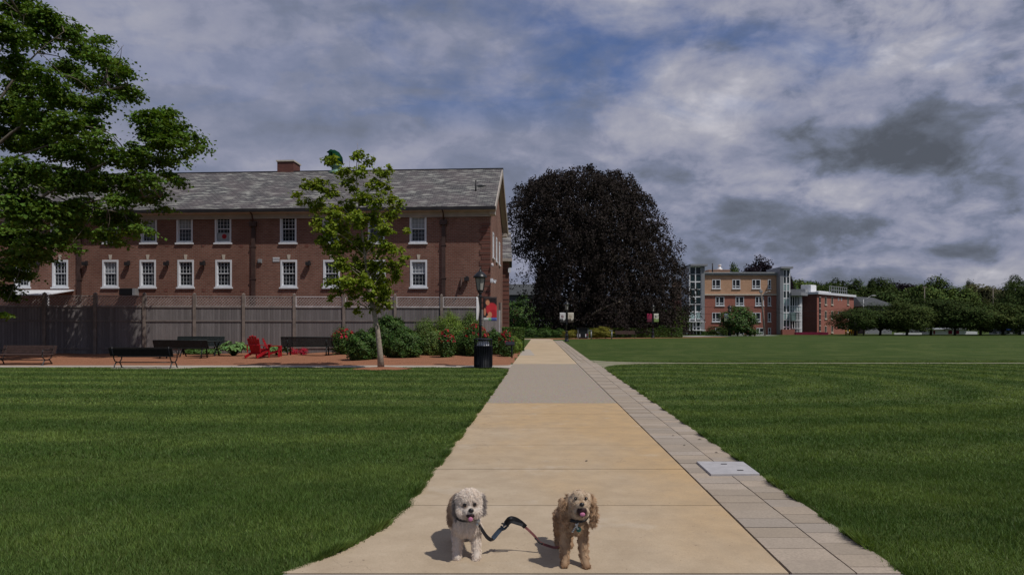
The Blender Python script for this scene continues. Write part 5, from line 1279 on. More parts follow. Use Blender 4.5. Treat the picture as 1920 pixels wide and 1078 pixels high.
# green wood seen under and beside the beech, and behind the brick wing
BH = [(975, 560, 60, 128, 'leaf_shrub', 'green understorey tree beyond the path at the left of the beech'), (1015, 575, 60, 132, 'leaf_shrub', 'green understorey tree just right of the path end'),
      (1060, 570, 60, 135, 'leaf_far', 'dark understorey tree behind the beech lamp post'), (1110, 565, 70, 138, 'leaf_far', 'dark understorey tree behind the notice stand'),
      (1165, 565, 80, 140, 'leaf_far', 'dark understorey tree behind the clipped hedge'), (1225, 570, 80, 136, 'leaf_far', 'dark understorey tree behind the lamp post by the hedge'), (1262, 580, 60, 118, 'leaf_far', 'dark understorey tree beside the left glass tower')]
for i, (u, vt, w, Y, m_, l_) in enumerate(BH): tree_px('understorey_tree', l_, u, vt, 625, w, Y, m_, 120+i, base=.0, n_cl=500, k_leaf=12, leaf=.09, trunk=.2, lump=.3)
hb = thing('far_brick_house', 'dim brick house with white upper floor glimpsed between the wing and the beech', 'house', ((975-960)/1280*150, 150, 0))
b = MB(); b.box(-4, 4, 0, 7, 0, 5.2); b.build('wall', 'brick_dark', hb); b = MB(); b.box(-4.05, 4.05, -.05, 7.05, 5.21, 8.4); b.build('upper_wall', 'shingle_grey', hb); b = MB(); b.add([(-4.5, -.5, 8.42), (4.5, -.5, 8.42), (4.5, 3.5, 11), (-4.5, 3.5, 11), (4.5, 7.5, 8.42), (-4.5, 7.5, 8.42)], [(0, 1, 2, 3), (3, 2, 4, 5), (1, 4, 2), (0, 3, 5)]); b.build('roof', 'shingle_grey', hb)
for x in (-2.6, -.5, 1.6):
    for z0, z1 in ((2.2, 4.0), (6, 7.6)): MB().box(x, x+1.1, -.12, -.055, z0, z1).build('window', 'glass', hb)
# round bush before the modern building and its neighbours
tree_px('round_bush_tree', 'bright green rounded small tree in front of the red brick wall', 1383, 577, 628, 62, 108, 'leaf_shrub', 141, base=.0, n_cl=700, k_leaf=13, leaf=.09, lump=.4, trunk=.12)
tree_px('low_shrub', 'low dark spreading shrub left of the bright green small tree', 1345, 612, 629, 44, 107, 'leaf_far', 142, cat='shrub', base=0, n_cl=260, leaf=.10, trunk=0)
tree_px('low_shrub', 'low dark green shrub right of the bright green small tree', 1410, 615, 629, 28, 107, 'leaf_shrub', 143, cat='shrub', base=0, n_cl=200, leaf=.12, trunk=0)
tree_px('sapling', 'thin light green sapling at the foot of the left glass tower', 1271, 590, 632, 18, 98, 'leaf_shrub_lime', 144, base=.25, n_cl=60, k_leaf=7, leaf=.16, trunk=.04)
tree_px('low_shrub', 'large leaved green shrub beside the hedge at the entrance walk', 1245, 609, 632, 34, 96, 'leaf_shrub', 145, cat='shrub', base=0, n_cl=200, k_leaf=10, leaf=.15, trunk=0)
tree_px('yellow_shrub', 'yellow green mounded shrub right of the notice stand', 1127, 614, 633, 44, 84, 'leaf_yellow', 146, cat='shrub', base=0, n_cl=500, leaf=.09, trunk=0)
tree_px('yellow_shrub', 'yellow green mounded shrub behind the beech lamp post', 1073, 619, 634, 34, 83, 'leaf_yellow', 147, cat='shrub', base=0, n_cl=400, leaf=.09, trunk=0)
for i, (u, vt, w, l_) in enumerate(((995, 612, 30, 'low green shrub at the left of the far path end'), (1022, 615, 34, 'low green shrub in the middle behind the far path end'), (1048, 617, 26, 'low green shrub left of the yellow mounded one'))):
    tree_px('low_shrub', l_, u, vt, 634, w, 88, 'leaf_shrub', 150+i, cat='shrub', base=0, n_cl=240, leaf=.10, trunk=0)
# clipped hedges: leafy boxes
def hedge(label, poly_c, L, W, H, rz, leaf, n, seed, m_='leaf_hedge', rag=.05):
    t_ = thing('clipped_hedge', label, 'hedge', poly_c, rz); rng = np.random.default_rng(seed)
    A = np.array([L*W, L*H, L*H, W*H, W*H]); f = rng.choice(5, n, p=A/A.sum()); a, c = rng.uniform(-.5, .5, n), rng.uniform(-.5, .5, n)
    C = np.zeros((n, 3)); N = np.zeros((n, 3)); dp = np.abs(rng.normal(size=n))*rag
    for i, (ax, s) in enumerate(((2, 1), (1, -1), (1, 1), (0, -1), (0, 1))):
        k_ = f == i
        if ax == 2: C[k_] = np.stack([a[k_]*L, c[k_]*W, H-dp[k_]], 1)
        elif ax == 1: C[k_] = np.stack([a[k_]*L, s*(W/2-dp[k_]), (c[k_]+.5)*H], 1)
        else: C[k_] = np.stack([s*(L/2-dp[k_]), a[k_]*W, (c[k_]+.5)*H], 1)
        N[k_, ax] = s
    C += rng.normal(size=(n, 3))*.015; N += rng.normal(size=(n, 3))*.45
    leaves('foliage', C, N, leaf, m_, t_, rng)
    b = MB(); b.box(-L/2+.12, L/2-.12, -W/2+.12, W/2-.12, 0, H-.12); b.build('inner_core', 'bark_dark', t_); return t_  # a solid dark box fills the hedge behind its leaves
YH = 41.; hedge('tall clipped green hedge box at the left of the path behind the roses', ((963-960)/1280*YH-.1, YH+2.5, 0), 1.45, 5, 1.42, 0, .075, 22000, 3)
hedge('long low clipped hedge running in front of the beech', ((1190-960)/1280*92, 92, 0), 12.6, 1.2, 1.25, 0, .13, 16000, 4)
hedge('low dark clipped hedge left of the round bright green small tree', ((1318-960)/1280*122, 122, 0), 3, 1.0, .6, 0, .13, 2000, 5)

# ---- the shrub bed in front of the fence
def shrub(name, label, u0, u1, v_top, v_base, m_, seed, leaf=.055, dens=1.0, flowers=0, cat='shrub', stems=False, depth=None, loose=.10, cut=.55, Y=None, fl_size=.07, fl_zone=.2):
    Yq = Y or gy(v_base); k_ = Yq/1280; w = (u1-u0)*k_; h = (v_base-v_top)*k_ if Y is None else CAM_H-(v_top-612)*k_
    t_ = thing(name, label, cat, (((u0+u1)/2-960)*k_, Yq+w*.4, .03)); rng = np.random.default_rng(seed)
    rx, ry, rz_ = w/2, (depth or w)/2*.9, h*cut; zc = h-rz_
    n_cl = int(800*dens*(w*h)/.8)+60
    d_ = unit(rng.normal(size=(n_cl, 3))); lm = 1+.16*np.sin(d_[:, 0]*6+seed)*np.sin(d_[:, 1]*5+d_[:, 2]*4)+.08*np.sin(d_[:, 2]*9+d_[:, 0]*7)
    rad = (1-np.abs(rng.normal(size=n_cl))*.16).clip(.2, 1)*lm
    c = d_*rad[:, None]*np.array([rx, ry, rz_])+np.array([0, 0, zc]); low = c[:, 2] < .04; c[low, 2] = .05+rng.random(low.sum())*.15
    C = (c[:, None, :]+rng.normal(size=(n_cl, 6, 3))*loose*.5).reshape(-1, 3); C[:, 2] = np.maximum(C[:, 2], .02)
    N = (d_[:, None, :]+np.array([0, 0, .55])+rng.normal(size=(n_cl, 6, 3))*.5).reshape(-1, 3)
    leaves('foliage', C, N, leaf*1.5, m_, t_, rng, .6, .2)
    b = MB()
    for q_ in range(9):
        a = q_*.7; e = (math.cos(a)*rx*.7, math.sin(a)*ry*.7, zc+rz_*.5*rng.random()); branch(b, (math.cos(a)*.08, math.sin(a)*.08, 0), e, .02, .006, rng, .1, .1, 5, 5)
    b.build('stems', 'bark_dark', t_)
    if flowers:
        d2 = unit(rng.normal(size=(flowers*6, 3))); d2 = d2[(d2[:, 2] > fl_zone) & (d2[:, 1] < .5)][:flowers]
        fc = d2*1.04*np.array([rx, ry, rz_])+np.array([0, 0, zc])
        off = rng.normal(size=(len(fc), 14, 3))*.03
        leaves('flowers', (fc[:, None, :]+off).reshape(-1, 3), (d2[:, None, :]+rng.normal(size=(len(fc), 14, 3))*.6).reshape(-1, 3), fl_size*.75, 'petal_red', t_, rng, 1.0, .3)
    return t_
shrub('rose_bush', 'red flowering rose bush at the left end of the shrub bed beside the mesh bench', 617, 662, 618, 668, 'leaf_shrub', 201, .05, .6, 42, 'rose bush', loose=.16, cut=.5)
shrub('rounded_shrub', 'glossy dark rounded shrub just left of the young maple trunk', 645, 708, 623, 678, 'leaf_shrub', 202, .055, 1.3)
shrub('rounded_shrub', 'taller dark rounded shrub behind the young maple trunk', 690, 762, 594, 664, 'leaf_shrub', 203, .06, 1.1, Y=35.0)
shrub('rounded_shrub', 'glossy dark rounded shrub just right of the young maple trunk', 716, 790, 622, 673, 'leaf_shrub', 204, .055, 1.3)
shrub('olive_shrub', 'softer olive green shrub in the middle of the bed', 780, 832, 619, 669, 'leaf_shrub_pale', 205, .045, 1.4, 10, fl_size=.05)
shrub('loose_shrub', 'tall loose light green shrub against the fence right of the tall dark one', 772, 822, 600, 662, 'leaf_shrub_pale', 206, .04, .8, Y=36.3, loose=.2)
shrub('loose_shrub', 'tall airy light green shrub in front of the lattice fence', 812, 872, 590, 660, 'leaf_shrub_lime', 207, .04, 1.0, Y=36.0, loose=.22)
shrub('loose_shrub', 'tall airy shrub directly behind the lamp post', 862, 902, 588, 660, 'leaf_shrub_pale', 208, .04, .9, Y=36.4, loose=.22)
shrub('rose_bush', 'red rose bush between the olive shrub and the shrub by the bin', 822, 850, 620, 664, 'leaf_shrub', 209, .05, .7, 26, 'rose bush', loose=.12, Y=31.5)
shrub('rounded_shrub', 'glossy dark rounded shrub left of the litter bin', 840, 900, 626, 668, 'leaf_shrub', 210, .055, 1.3)
shrub('rose_bush', 'tall red rose bush behind the lamp post and bin', 866, 915, 611, 660, 'leaf_shrub', 211, .05, .6, 34, 'rose bush', loose=.16, Y=33.5, fl_zone=.35)
shrub('rounded_shrub', 'glossy dark rounded shrub right of the litter bin', 905, 946, 622, 667, 'leaf_shrub', 212, .055, 1.3)
shrub('rose_bush', 'red rose bush at the right end of the shrub bed beside the plaque', 936, 962, 624, 660, 'leaf_shrub', 213, .05, .7, 26, 'rose bush', loose=.12, Y=33)
shrub('lime_shrub', 'small bright green shrub at the path edge in front of the hedge', 950, 978, 634, 656, 'leaf_shrub_lime', 214, .04, 1.5, Y=37.5)
for i, (u, l_) in enumerate(((547, 'small red flowering clump under the left half of the mesh bench'), (566, 'small red flowering clump under the right half of the mesh bench'))):
    shrub('flower_clump', l_, u-8, u+8, 654, 668, 'petal_red', 220+i, .03, .5, cat='flowers', Y=35.3)
# hosta: arching stalks with broad heart shaped leaves
def hosta(label, loc, r, h, seed, n=90):
    t_ = thing('hosta_plant', label, 'plant', loc); rng = np.random.default_rng(seed); b = MB(); st = MB()
    for i in range(n):
        a = rng.uniform(0, 2*PI); q_ = rng.uniform(.15, 1)**.7; el = 1-q_*.75
        p = Vector((math.cos(a)*r*q_, math.sin(a)*r*q_*.8, h*(.25+.75*el)*rng.uniform(.75, 1.05)))
        st.tube([(p.x*.1, p.y*.1, 0), (p.x*.6, p.y*.6, p.z*.95), tuple(p)], [.008, .006, .004], 4)
        out = Vector((math.cos(a), math.sin(a), -.35)).normalized(); side = out.cross(Vector((0, 0, 1))).normalized(); up = side.cross(out).normalized(); L_ = rng.uniform(.16, .26); w = L_*.42
        vs = [p, p+out*L_*.3+side*w+up*.03, p+out*L_*.75+side*w*.7, p+out*L_*1.05-up*.05, p+out*L_*.75-side*w*.7, p+out*L_*.3-side*w+up*.03, p+out*L_*.5-up*.01]
        b.add(vs, [(0, 6, 1), (1, 6, 2), (2, 6, 3), (3, 6, 4), (4, 6, 5), (5, 6, 0)], 0, True)
    b.build('leaves', 'leaf_hosta', t_); st.build('stalks', 'leaf_shrub', t_)
hosta('broad leaved hosta with pale green leaves left of the red chairs', ((438-960)/1280*34.0, 34.0, .05), .80, .85, 5, 150)
hosta('smaller hosta behind the side on red chair', ((520-960)/1280*34.4, 34.4, .05), .55, .62, 6, 70)
rngm = np.random.default_rng(9)
shrub('low_plant', 'low bright green plant row under the mesh benches', 335, 400, 658, 668, 'leaf_hosta', 230, .07, 1.2, cat='plant', Y=35.0, depth=.5)

# ================================================================== DOGS
def b_coat(q, pos):
    a = q.n('ShaderNodeAttribute', 0, attribute_name='coat'); r = q.n('ShaderNodeNewGeometry', 'Random Per Island')
    return q.n('ShaderNodeHueSaturation', ins={'Color': a, 'Value': q.mapr(r, 0, 1, .78, 1.18)}), {}
mat('coat', build=b_coat, rough=.8, spec=.1, trans=.35, ttint=(1, .97, .93))
mat('nose', (.010, .008, .008), .3, spec=.5); mat('eye', (.012, .007, .005), .12, spec=.6); mat('tongue', (.55, .20, .32), .6, spec=.15); mat('mouth', (.03, .010, .010), .6)
mat('collar', (.02, .022, .025), .6); mat('tag_metal', (.55, .55, .52), .3, metal=.8); mat('tag_green', (.02, .10, .08), .4)
mat('leash_blue', (.035, .055, .085), .6, vary=.4, vscale=30); mat('leash_black', (.012, .013, .016), .55, vary=.4, vscale=30); mat('leash_red', (.17, .06, .06), .7, vary=.4, vscale=30)
def body_mesh(parts, voxel=.006, smooth=6):
    b = MB()
    for p in parts:
        if p[0] == 'e': b.ell(p[1], p[2], 0, 16, 10)
        else:
            pts = p[1]
            for (a, ra), (c, rc) in zip(pts[:-1], pts[1:]):
                a_, c_ = Vector(a), Vector(c); n = max(2, int((c_-a_).length/.008))
                for i in range(n+1):
                    f = i/n; b.ell(a_.lerp(c_, f), (ra+(rc-ra)*f,)*3, 0, 10, 6)
    o = b.build('tmp', 'coat'); m = o.modifiers.new('r', 'REMESH'); m.mode = 'VOXEL'; m.voxel_size = voxel
    s = o.modifiers.new('s', 'SMOOTH'); s.factor = .5; s.iterations = smooth
    dg = bpy.context.evaluated_depsgraph_get(); me = bpy.data.meshes.new_from_object(o.evaluated_get(dg)); bpy.data.objects.remove(o)
    me.materials.clear(); me.materials.append(MT['coat'])
    me.polygons.foreach_set('use_smooth', [True]*len(me.polygons))
    return me
def set_cols(me, cols):
    a = me.color_attributes.new('coat', 'FLOAT_COLOR', 'POINT'); c = np.ones((len(cols), 4), np.float32); c[:, :3] = cols; a.data.foreach_set('color', c.ravel())
def fur(me, n, colf, lenf, dirf, rng, keep, width=.0022, curl=0., name='fur', parent=None):
    nv = len(me.vertices); co = np.zeros(nv*3, np.float32); me.vertices.foreach_get('co', co); co = co.reshape(-1, 3)
    me.calc_loop_triangles(); tr = np.zeros(len(me.loop_triangles)*3, np.int32); me.loop_triangles.foreach_get('vertices', tr); tr = tr.reshape(-1, 3)
    A, B_, C_ = co[tr[:, 0]], co[tr[:, 1]], co[tr[:, 2]]; nn = np.cross(B_-A, C_-A); ar = np.linalg.norm(nn, axis=1); f = rng.choice(len(tr), n, p=ar/ar.sum())
    r1, r2 = rng.random((n, 1)), rng.random((n, 1)); s1 = np.sqrt(r1)
    P_ = A[f]*(1-s1)+B_[f]*s1*(1-r2)+C_[f]*s1*r2; N_ = unit(nn[f])
    k_ = keep(P_, N_); P_, N_ = P_[k_], N_[k_]; n = len(P_)
    L_ = lenf(P_)*rng.uniform(.6, 1.2, n); D = unit(dirf(P_, N_)+rng.normal(size=(n, 3))*.22)
    # locks: neighbouring hairs lean together
    lock = np.stack([np.sin(P_[:, 2]*170+P_[:, 0]*210), np.cos(P_[:, 0]*190+P_[:, 1]*160), np.sin(P_[:, 1]*180-P_[:, 2]*200)], 1); D = unit(D+lock*(.25+curl))
    D2 = unit(D+np.array([0, 0, -.9])*.55+lock[:, [1, 2, 0]]*curl)
    S = unit(np.cross(D, N_+rng.normal(size=(n, 3))*.25))*width*.5
    L_ = L_[:, None]; P_ = P_-N_*.003
    m1 = P_+D*L_*.5; tp_ = m1+D2*L_*.5
    V = np.stack([P_+S, P_-S, m1-S*.8, m1+S*.8, tp_], 1).reshape(-1, 3); i = np.arange(n)*5
    F = np.concatenate([np.stack([i, i+1, i+2], 1), np.stack([i, i+2, i+3], 1), np.stack([i+3, i+2, i+4], 1)])
    o = np_mesh(name, V, F, 'coat', parent); set_cols(o.data, np.repeat(colf(P_+N_*.003), 5, 0)); return o
def mixc(a, b, w): w = np.clip(w, 0, 1)[:, None]; return a*(1-w)+b*w
def make_dog(name, label, loc, spec):
    d_ = thing(name, label, 'dog', loc, 0); rng = np.random.default_rng(spec['seed'])
    me = body_mesh(spec['parts']); me.name = 'body'; nv = len(me.vertices); co = np.zeros(nv*3, np.float32); me.vertices.foreach_get('co', co); co = co.reshape(-1, 3)
    set_cols(me, spec['col'](co)*.9); o = bpy.data.objects.new('body', me); COL.objects.link(o); o.parent = d_
    hc = np.array(spec['head']); feats = spec['feat']
    def keep(P_, N_):
        k_ = np.ones(len(P_), bool)
        for c, r in feats: k_ &= np.linalg.norm((P_-np.array(c)), axis=1) > r
        return k_
    def dirf(P_, N_):
        onh = np.clip(1.4-np.linalg.norm(P_-hc, axis=1)/.1, 0, 1)[:, None]
        rad = unit(P_-(hc+np.array([0, -.12, -.0])))
        body_ = N_*.55+np.array([0, .25, -.75]); head_ = N_*.55+rad*.5+np.array([0, 0, -.25])
        return unit(body_*(1-onh)+head_*onh)
    fur(me, spec['n'], spec['col'], spec['len'], dirf, rng, keep, spec.get('w', .0024), spec.get('curl', 0), 'fur', d_)
    for nm, m_, c, r in spec['bits']: MB().ell(c, r, 0, 14, 10).build(nm, m_, d_)
    return d_
W_ = lambda *c: np.array(c, float)
# --- white and tan dog, left
white, tan1, grey1, cream = W_(.86, .77, .68), W_(.52, .38, .27), W_(.27, .235, .22), W_(.66, .55, .44)
h1 = (.018, -.06, .372)
def col1(P_):
    x, y, z = P_[:, 0], P_[:, 1], P_[:, 2]; hx = x-h1[0]
    c = mixc(np.tile(white, (len(P_), 1)), tan1, (y-.02)/.12*(z > .12)); c = mixc(c, tan1*.95, ((-x-.075)/.03)*(z > .14)*(z < .3))
    onh = (np.linalg.norm(P_-np.array(h1), axis=1) < .135)
    c = np.where((onh & (z > .29))[:, None], mixc(np.tile(white, (len(P_), 1)), cream, (y+.06)/.05), c)
    ear = (np.abs(hx) > .078) & (z < .425) & (z > .25) & (y > -.14) & (y < .05); c = np.where(ear[:, None], mixc(np.tile(grey1, (len(P_), 1)), grey1*1.8, (np.abs(hx)-.095)/.02), c)
    ey = np.minimum(np.linalg.norm(P_-np.array((h1[0]-.024, -.145, .378)), axis=1), np.linalg.norm(P_-np.array((h1[0]+.038, -.142, .382)), axis=1)); c = mixc(c, W_(.20, .11, .06), (.028-ey)/.016)
    chin = np.linalg.norm(P_-np.array((.025, -.15, .30)), axis=1); c = mixc(c, W_(.36, .24, .14), (.045-chin)/.03*.7)
    return c
def len1(P_):
    z = P_[:, 2]; l = np.where(z < .15, .020, .027); hd = np.linalg.norm(P_-np.array(h1), axis=1); l = np.where(hd < .12, .024, l)
    fd = np.linalg.norm(P_-np.array((.03, -.165, .345)), axis=1); l = np.where(fd < .055, .014, l)
    ear = (np.abs(P_[:, 0]-h1[0]) > .08) & (hd < .14); return np.where(ear, .028, l)
parts1 = [('c', [((-.0, .05, .225), .080), ((-.025, .18, .245), .088), ((-.055, .34, .255), .092), ((-.065, .42, .25), .078)]),
          ('c', [((0, .03, .235), .075), ((.008, -.02, .30), .062), ((h1[0], h1[1]+.01, h1[2]-.01), .07)]),
          ('e', (0, -.012, .225), (.078, .055, .075)),
          ('e', h1, (.080, .078, .078)), ('e', (h1[0]-.0, h1[1]-.01, h1[2]+.035), (.068, .066, .052)), ('e', (.026, -.125, .338), (.052, .045, .034)), ('e', (.026, -.128, .315), (.038, .036, .026)),
          ('e', (h1[0]-.035, -.10, .335), (.04, .045, .04)), ('e', (h1[0]+.045, -.10, .335), (.04, .045, .04)),
          ('c', [((h1[0]-.075, -.045, .41), .018), ((h1[0]-.088, -.055, .365), .017), ((h1[0]-.090, -.06, .305), .013)]),
          ('c', [((h1[0]+.075, -.045, .41), .018), ((h1[0]+.086, -.055, .365), .016), ((h1[0]+.088, -.06, .31), .012)]),
          ('c', [((-.045, .03, .20), .048), ((-.058, .035, .14), .035), ((-.064, .012, .055), .028), ((-.064, .0, .028), .027), ((-.064, -.022, .018), .021)]),
          ('c', [((.042, .03, .20), .048), ((.052, .03, .14), .034), ((.058, .008, .055), .028), ((.060, -.005, .028), .028), ((.060, -.028, .018), .022)]),
          ('c', [((-.10, .36, .22), .06), ((-.115, .33, .14), .042), ((-.11, .41, .085), .026), ((-.11, .375, .022), .024), ((-.11, .345, .018), .020)]),
          ('c', [((-.01, .36, .22), .06), ((.01, .33, .14), .042), ((.015, .41, .085), .026), ((.02, .375, .022), .024), ((.02, .345, .018), .020)]),
          ('c', [((-.07, .48, .27), .022), ((-.075, .52, .26), .022), ((-.08, .54, .21), .016)])]
for sx, yx in ((-.064, -.022), (.060, -.028)):
    for k_ in (-1, 0, 1): parts1.append(('e', (sx+k_*.013, yx-.012+abs(k_)*.004, .014), (.008, .013, .012)))
d1 = make_dog('dog', 'white shaggy dog with grey ears and pink tongue at the left end of the leash', ((876-960)/1280*4.36, 4.36, .019), dict(seed=3, parts=parts1, col=col1, head=h1, len=len1, n=60000, w=.0024,
    feat=[((.035, -.172, .352), .017), ((.03, -.158, .308), .022), ((h1[0]-.024, -.142, .378), .0115), ((h1[0]+.038, -.140, .382), .0115)],
    bits=[('nose', 'nose', (.035, -.170, .353), (.0175, .013, .0145)), ('eye', 'eye', (h1[0]-.024, -.136, .379), (.0118, .009, .0118)), ('eye', 'eye', (h1[0]+.038, -.134, .383), (.0105, .009, .0105)),
          ('mouth', 'mouth', (.030, -.160, .318), (.027, .012, .015)), ('tongue', 'tongue', (.032, -.172, .300), (.0145, .006, .014))]))
b = MB(); pts = [(math.cos(a)*.075+.004, math.sin(a)*.072-.005, .275+.012*math.sin(a)) for a in np.linspace(0, 2*PI, 25)]; b.tube(pts, .009, 6); b.build('collar', 'collar', d1)
b = MB(); b.ell((.075, -.075, .262), (.012, .006, .014)); b.ell((.068, -.08, .24), (.009, .005, .011)); b.build('collar_clip', 'tag_metal', d1)
# --- apricot curly dog, right
apr, pale, brn = W_(.62, .44, .285), W_(.72, .58, .43), W_(.42, .27, .165)
h2 = (.022, -.07, .415)
def col2(P_):
    x, y, z = P_[:, 0], P_[:, 1], P_[:, 2]; c = np.tile(apr, (len(P_), 1))
    c = mixc(c, brn, .35+.35*np.sin(x*60+z*45)*np.sin(z*70+y*30)); hd = np.linalg.norm(P_-np.array(h2), axis=1)
    c = mixc(c, pale, (.125-hd)/.03*.85); ear = (np.abs(x-h2[0]) > .068) & (hd < .2); c = np.where(ear[:, None], mixc(np.tile(apr, (len(P_), 1)), brn, .45+.4*np.sin(z*90+x*40)), c)
    md = np.linalg.norm((P_-np.array((.028, -.155, .375)))*np.array([.9, 1, 1.2]), axis=1); c = mixc(c, W_(.13, .07, .045), (.040-md)/.014)
    c = mixc(c, W_(.42, .27, .15), (.030-np.linalg.norm(P_-np.array((.026, -.15, .445)), axis=1))/.02)
    c = mixc(c, W_(.28, .15, .08), (.06-z)/.05*.7*(z < .06)); return c
def len2(P_):
    z = P_[:, 2]; l = np.where(z < .2, .016, .018); hd = np.linalg.norm(P_-np.array(h2), axis=1); l = np.where(hd < .11, .015, l)
    fd = np.linalg.norm(P_-np.array((.028, -.165, .405)), axis=1); l = np.where(fd < .05, .009, l)
    ear = (np.abs(P_[:, 0]-h2[0]) > .07) & (hd < .22); return np.where(ear, .028, l)
parts2 = [('c', [((-.0, .05, .26), .062), ((-.012, .17, .275), .062), ((-.022, .32, .27), .060), ((-.025, .38, .265), .052)]),
          ('c', [((0, .02, .27), .062), ((.012, -.02, .33), .052), ((h2[0], h2[1]+.02, h2[2]-.01), .055)]), ('e', (.002, -.008, .262), (.062, .045, .07)),
          ('e', h2, (.062, .064, .066)), ('e', (h2[0], h2[1]-.005, h2[2]+.03), (.052, .052, .045)), ('e', (.026, -.125, .412), (.036, .042, .026)), ('e', (.026, -.115, .372), (.047, .045, .036)), ('e', (.026, -.10, .350), (.040, .04, .028)),
          ('c', [((h2[0]-.055, -.045, .445), .020), ((h2[0]-.074, -.045, .40), .024), ((h2[0]-.080, -.04, .33), .027), ((h2[0]-.080, -.035, .285), .020)]),
          ('c', [((h2[0]+.055, -.045, .445), .020), ((h2[0]+.080, -.045, .40), .022), ((h2[0]+.090, -.04, .33), .026), ((h2[0]+.085, -.035, .275), .019)]),
          ('c', [((-.045, .03, .24), .044), ((-.056, .035, .17), .035), ((-.062, .012, .065), .029), ((-.062, .0, .03), .026), ((-.066, -.022, .018), .020)]),
          ('c', [((.045, .03, .24), .044), ((.052, .03, .17), .035), ((.056, .006, .065), .029), ((.062, -.01, .03), .026), ((.068, -.036, .018), .021)]),
          ('c', [((-.07, .33, .23), .048), ((-.08, .31, .15), .034), ((-.08, .40, .09), .024), ((-.08, .365, .022), .022), ((-.08, .34, .018), .019)]),
          ('c', [((-.03, .33, .23), .056), ((-.01, .31, .15), .040), ((-.005, .40, .09), .025), ((.0, .365, .022), .023), ((.0, .34, .018), .019)]),
          ('c', [((-.05, .42, .30), .020), ((-.05, .46, .28), .022), ((-.05, .48, .22), .016)])]
for sx, yx in ((-.066, -.022), (.068, -.036)):
    for k_ in (-1, 0, 1): parts2.append(('e', (sx+k_*.013, yx-.013+abs(k_)*.004, .013), (.008, .014, .012)))
d2_ = make_dog('dog', 'apricot curly dog with long hanging ears and open mouth, right of the other dog', ((1078-960)/1280*4.22, 4.22, .019), dict(seed=4, parts=parts2, col=col2, head=h2, len=len2, n=60000, w=.0026, curl=.45,
    feat=[((.026, -.168, .425), .016), ((.028, -.160, .378), .030), ((h2[0]-.029, -.125, .449), .010), ((h2[0]+.033, -.124, .449), .010)],
    bits=[('nose', 'nose', (.026, -.166, .425), (.0155, .012, .0125)), ('eye', 'eye', (h2[0]-.029, -.121, .449), (.0098, .009, .0095)), ('eye', 'eye', (h2[0]+.033, -.120, .449), (.0098, .009, .0095)),
          ('mouth', 'mouth', (.028, -.150, .383), (.030, .016, .024)), ('tongue', 'tongue', (.030, -.164, .366), (.016, .007, .012))]))
b = MB(); pts = [(math.cos(a)*.062+.012, math.sin(a)*.062-.002, .308+.012*math.sin(a)) for a in np.linspace(0, 2*PI, 25)]; b.tube(pts, .010, 6); b.build('collar', 'collar', d2_)
b = MB()
for i in range(7): b.ell((.016-.006*i, -.062-.004*(i < 4), .292-.010*i), (.007, .004, .006), 0, 8, 6)
b.build('chain', 'tag_metal', d2_)
b = MB(Matrix.Translation((.016, -.072, .25)) @ Matrix.Rotation(PI/2, 4, 'X')); b.lathe([(.016, 0), (.016, .004)], n=16, smooth=False); b.build('name_tag', 'tag_green', d2_)
b = MB(); b.ell((.006, -.074, .268), (.005, .003, .014)); b.ell((.000, -.074, .281), (.008, .004, .006)); b.ell((.012, -.074, .255), (.008, .004, .006)); b.build('bone_tag', 'tag_metal', d2_)

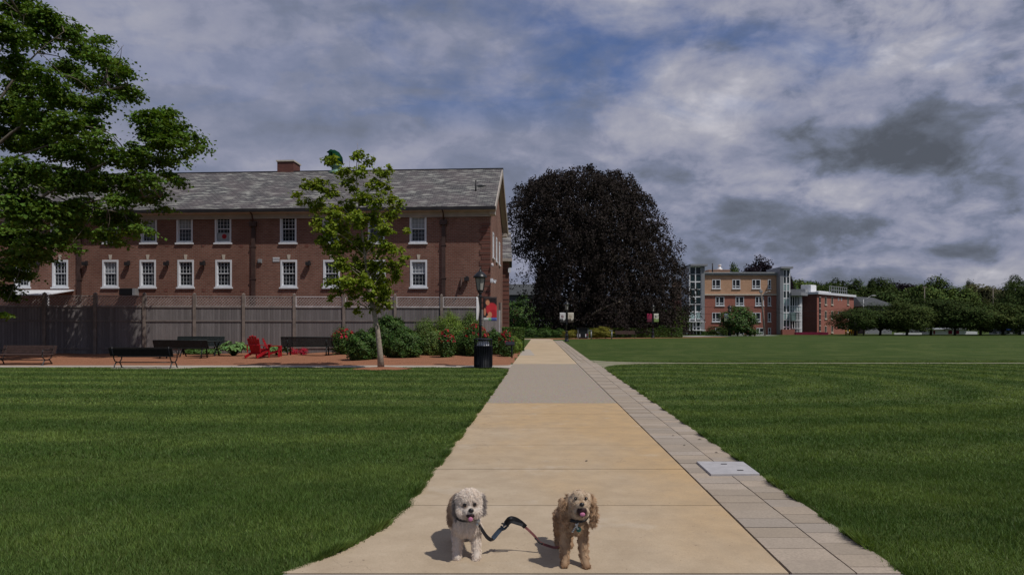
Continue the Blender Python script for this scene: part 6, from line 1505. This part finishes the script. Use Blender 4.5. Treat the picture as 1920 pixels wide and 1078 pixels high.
# the leash: flat webbing joining both collars, arched in the middle
def ribbon(b, pts, w, th, mi=0, twist=0.):
    n = len(pts)
    for i in range(n-1):
        a = twist*i/n; up = Vector((math.sin(a), .25*math.cos(a*2), math.cos(a))); b.bar(pts[i], Vector(pts[i+1]).lerp(Vector(pts[i]), -.04), th, w, mi, up=up)
def smooth_path(P_, n=8):
    P_ = [Vector(p) for p in P_]; out_ = []
    for i in range(len(P_)-1):
        p0, p1, p2, p3 = P_[max(i-1, 0)], P_[i], P_[i+1], P_[min(i+2, len(P_)-1)]
        for k_ in range(n):
            t_ = k_/n; out_.append(.5*((2*p1)+(-p0+p2)*t_+(2*p0-5*p1+4*p2-p3)*t_*t_+(-p0+3*p1-3*p2+p3)*t_**3))
    out_.append(P_[-1]); return out_
L0 = at(899, 984, 4.33); Lp = lambda u, v, Y: at(u, v, Y)-L0
ls = thing('dog_leash', 'black blue and red coupling leash arched between the two dogs', 'leash', L0)
b = MB(); ribbon(b, smooth_path([Lp(899, 984, 4.33), Lp(906, 996, 4.36), Lp(914, 1007, 4.40), Lp(922, 1011, 4.42), Lp(930, 1004, 4.43)]), .024, .003, twist=.6); b.build('left_strap', 'leash_black', ls)
b = MB(); ribbon(b, smooth_path([Lp(924, 1009, 4.42), Lp(934, 997, 4.43), Lp(943, 987, 4.44), Lp(951, 977, 4.45), Lp(958, 971, 4.45)]), .030, .003, twist=1.5)
ribbon(b, smooth_path([Lp(936, 994, 4.45), Lp(947, 990, 4.46), Lp(955, 981, 4.47)]), .016, .003, twist=1); b.build('middle_strap', 'leash_blue', ls)
b = MB(); ribbon(b, smooth_path([Lp(948, 981, 4.44), Lp(956, 972, 4.43), Lp(966, 973, 4.44), Lp(976, 979, 4.45), Lp(985, 987, 4.46)]), .030, .010, twist=.8)
ribbon(b, smooth_path([Lp(951, 984, 4.42), Lp(958, 978, 4.41), Lp(970, 981, 4.42), Lp(980, 984, 4.43)]), .018, .006, twist=-.9)
b.ell(Lp(957, 972, 4.43), (.020, .018, .015)); b.ell(Lp(943, 981, 4.43), (.012, .008, .006)); b.build('handle', 'leash_black', ls)
b = MB(); ribbon(b, smooth_path([Lp(983, 986, 4.46), Lp(993, 995, 4.46), Lp(1003, 1005, 4.46), Lp(1012, 1016, 4.46), Lp(1026, 1022, 4.46), Lp(1042, 1026, 4.44), Lp(1052, 1020, 4.40), Lp(1062, 1008, 4.34), Lp(1076, 985, 4.27)]), .016, .003, twist=1.1); b.build('right_strap', 'leash_red', ls)
b = MB(); b.tube([Lp(1003, 1008, 4.455), Lp(1013, 1018, 4.455), Lp(1018, 1019, 4.455)], .006, 6); b.build('slider', 'leash_black', ls)
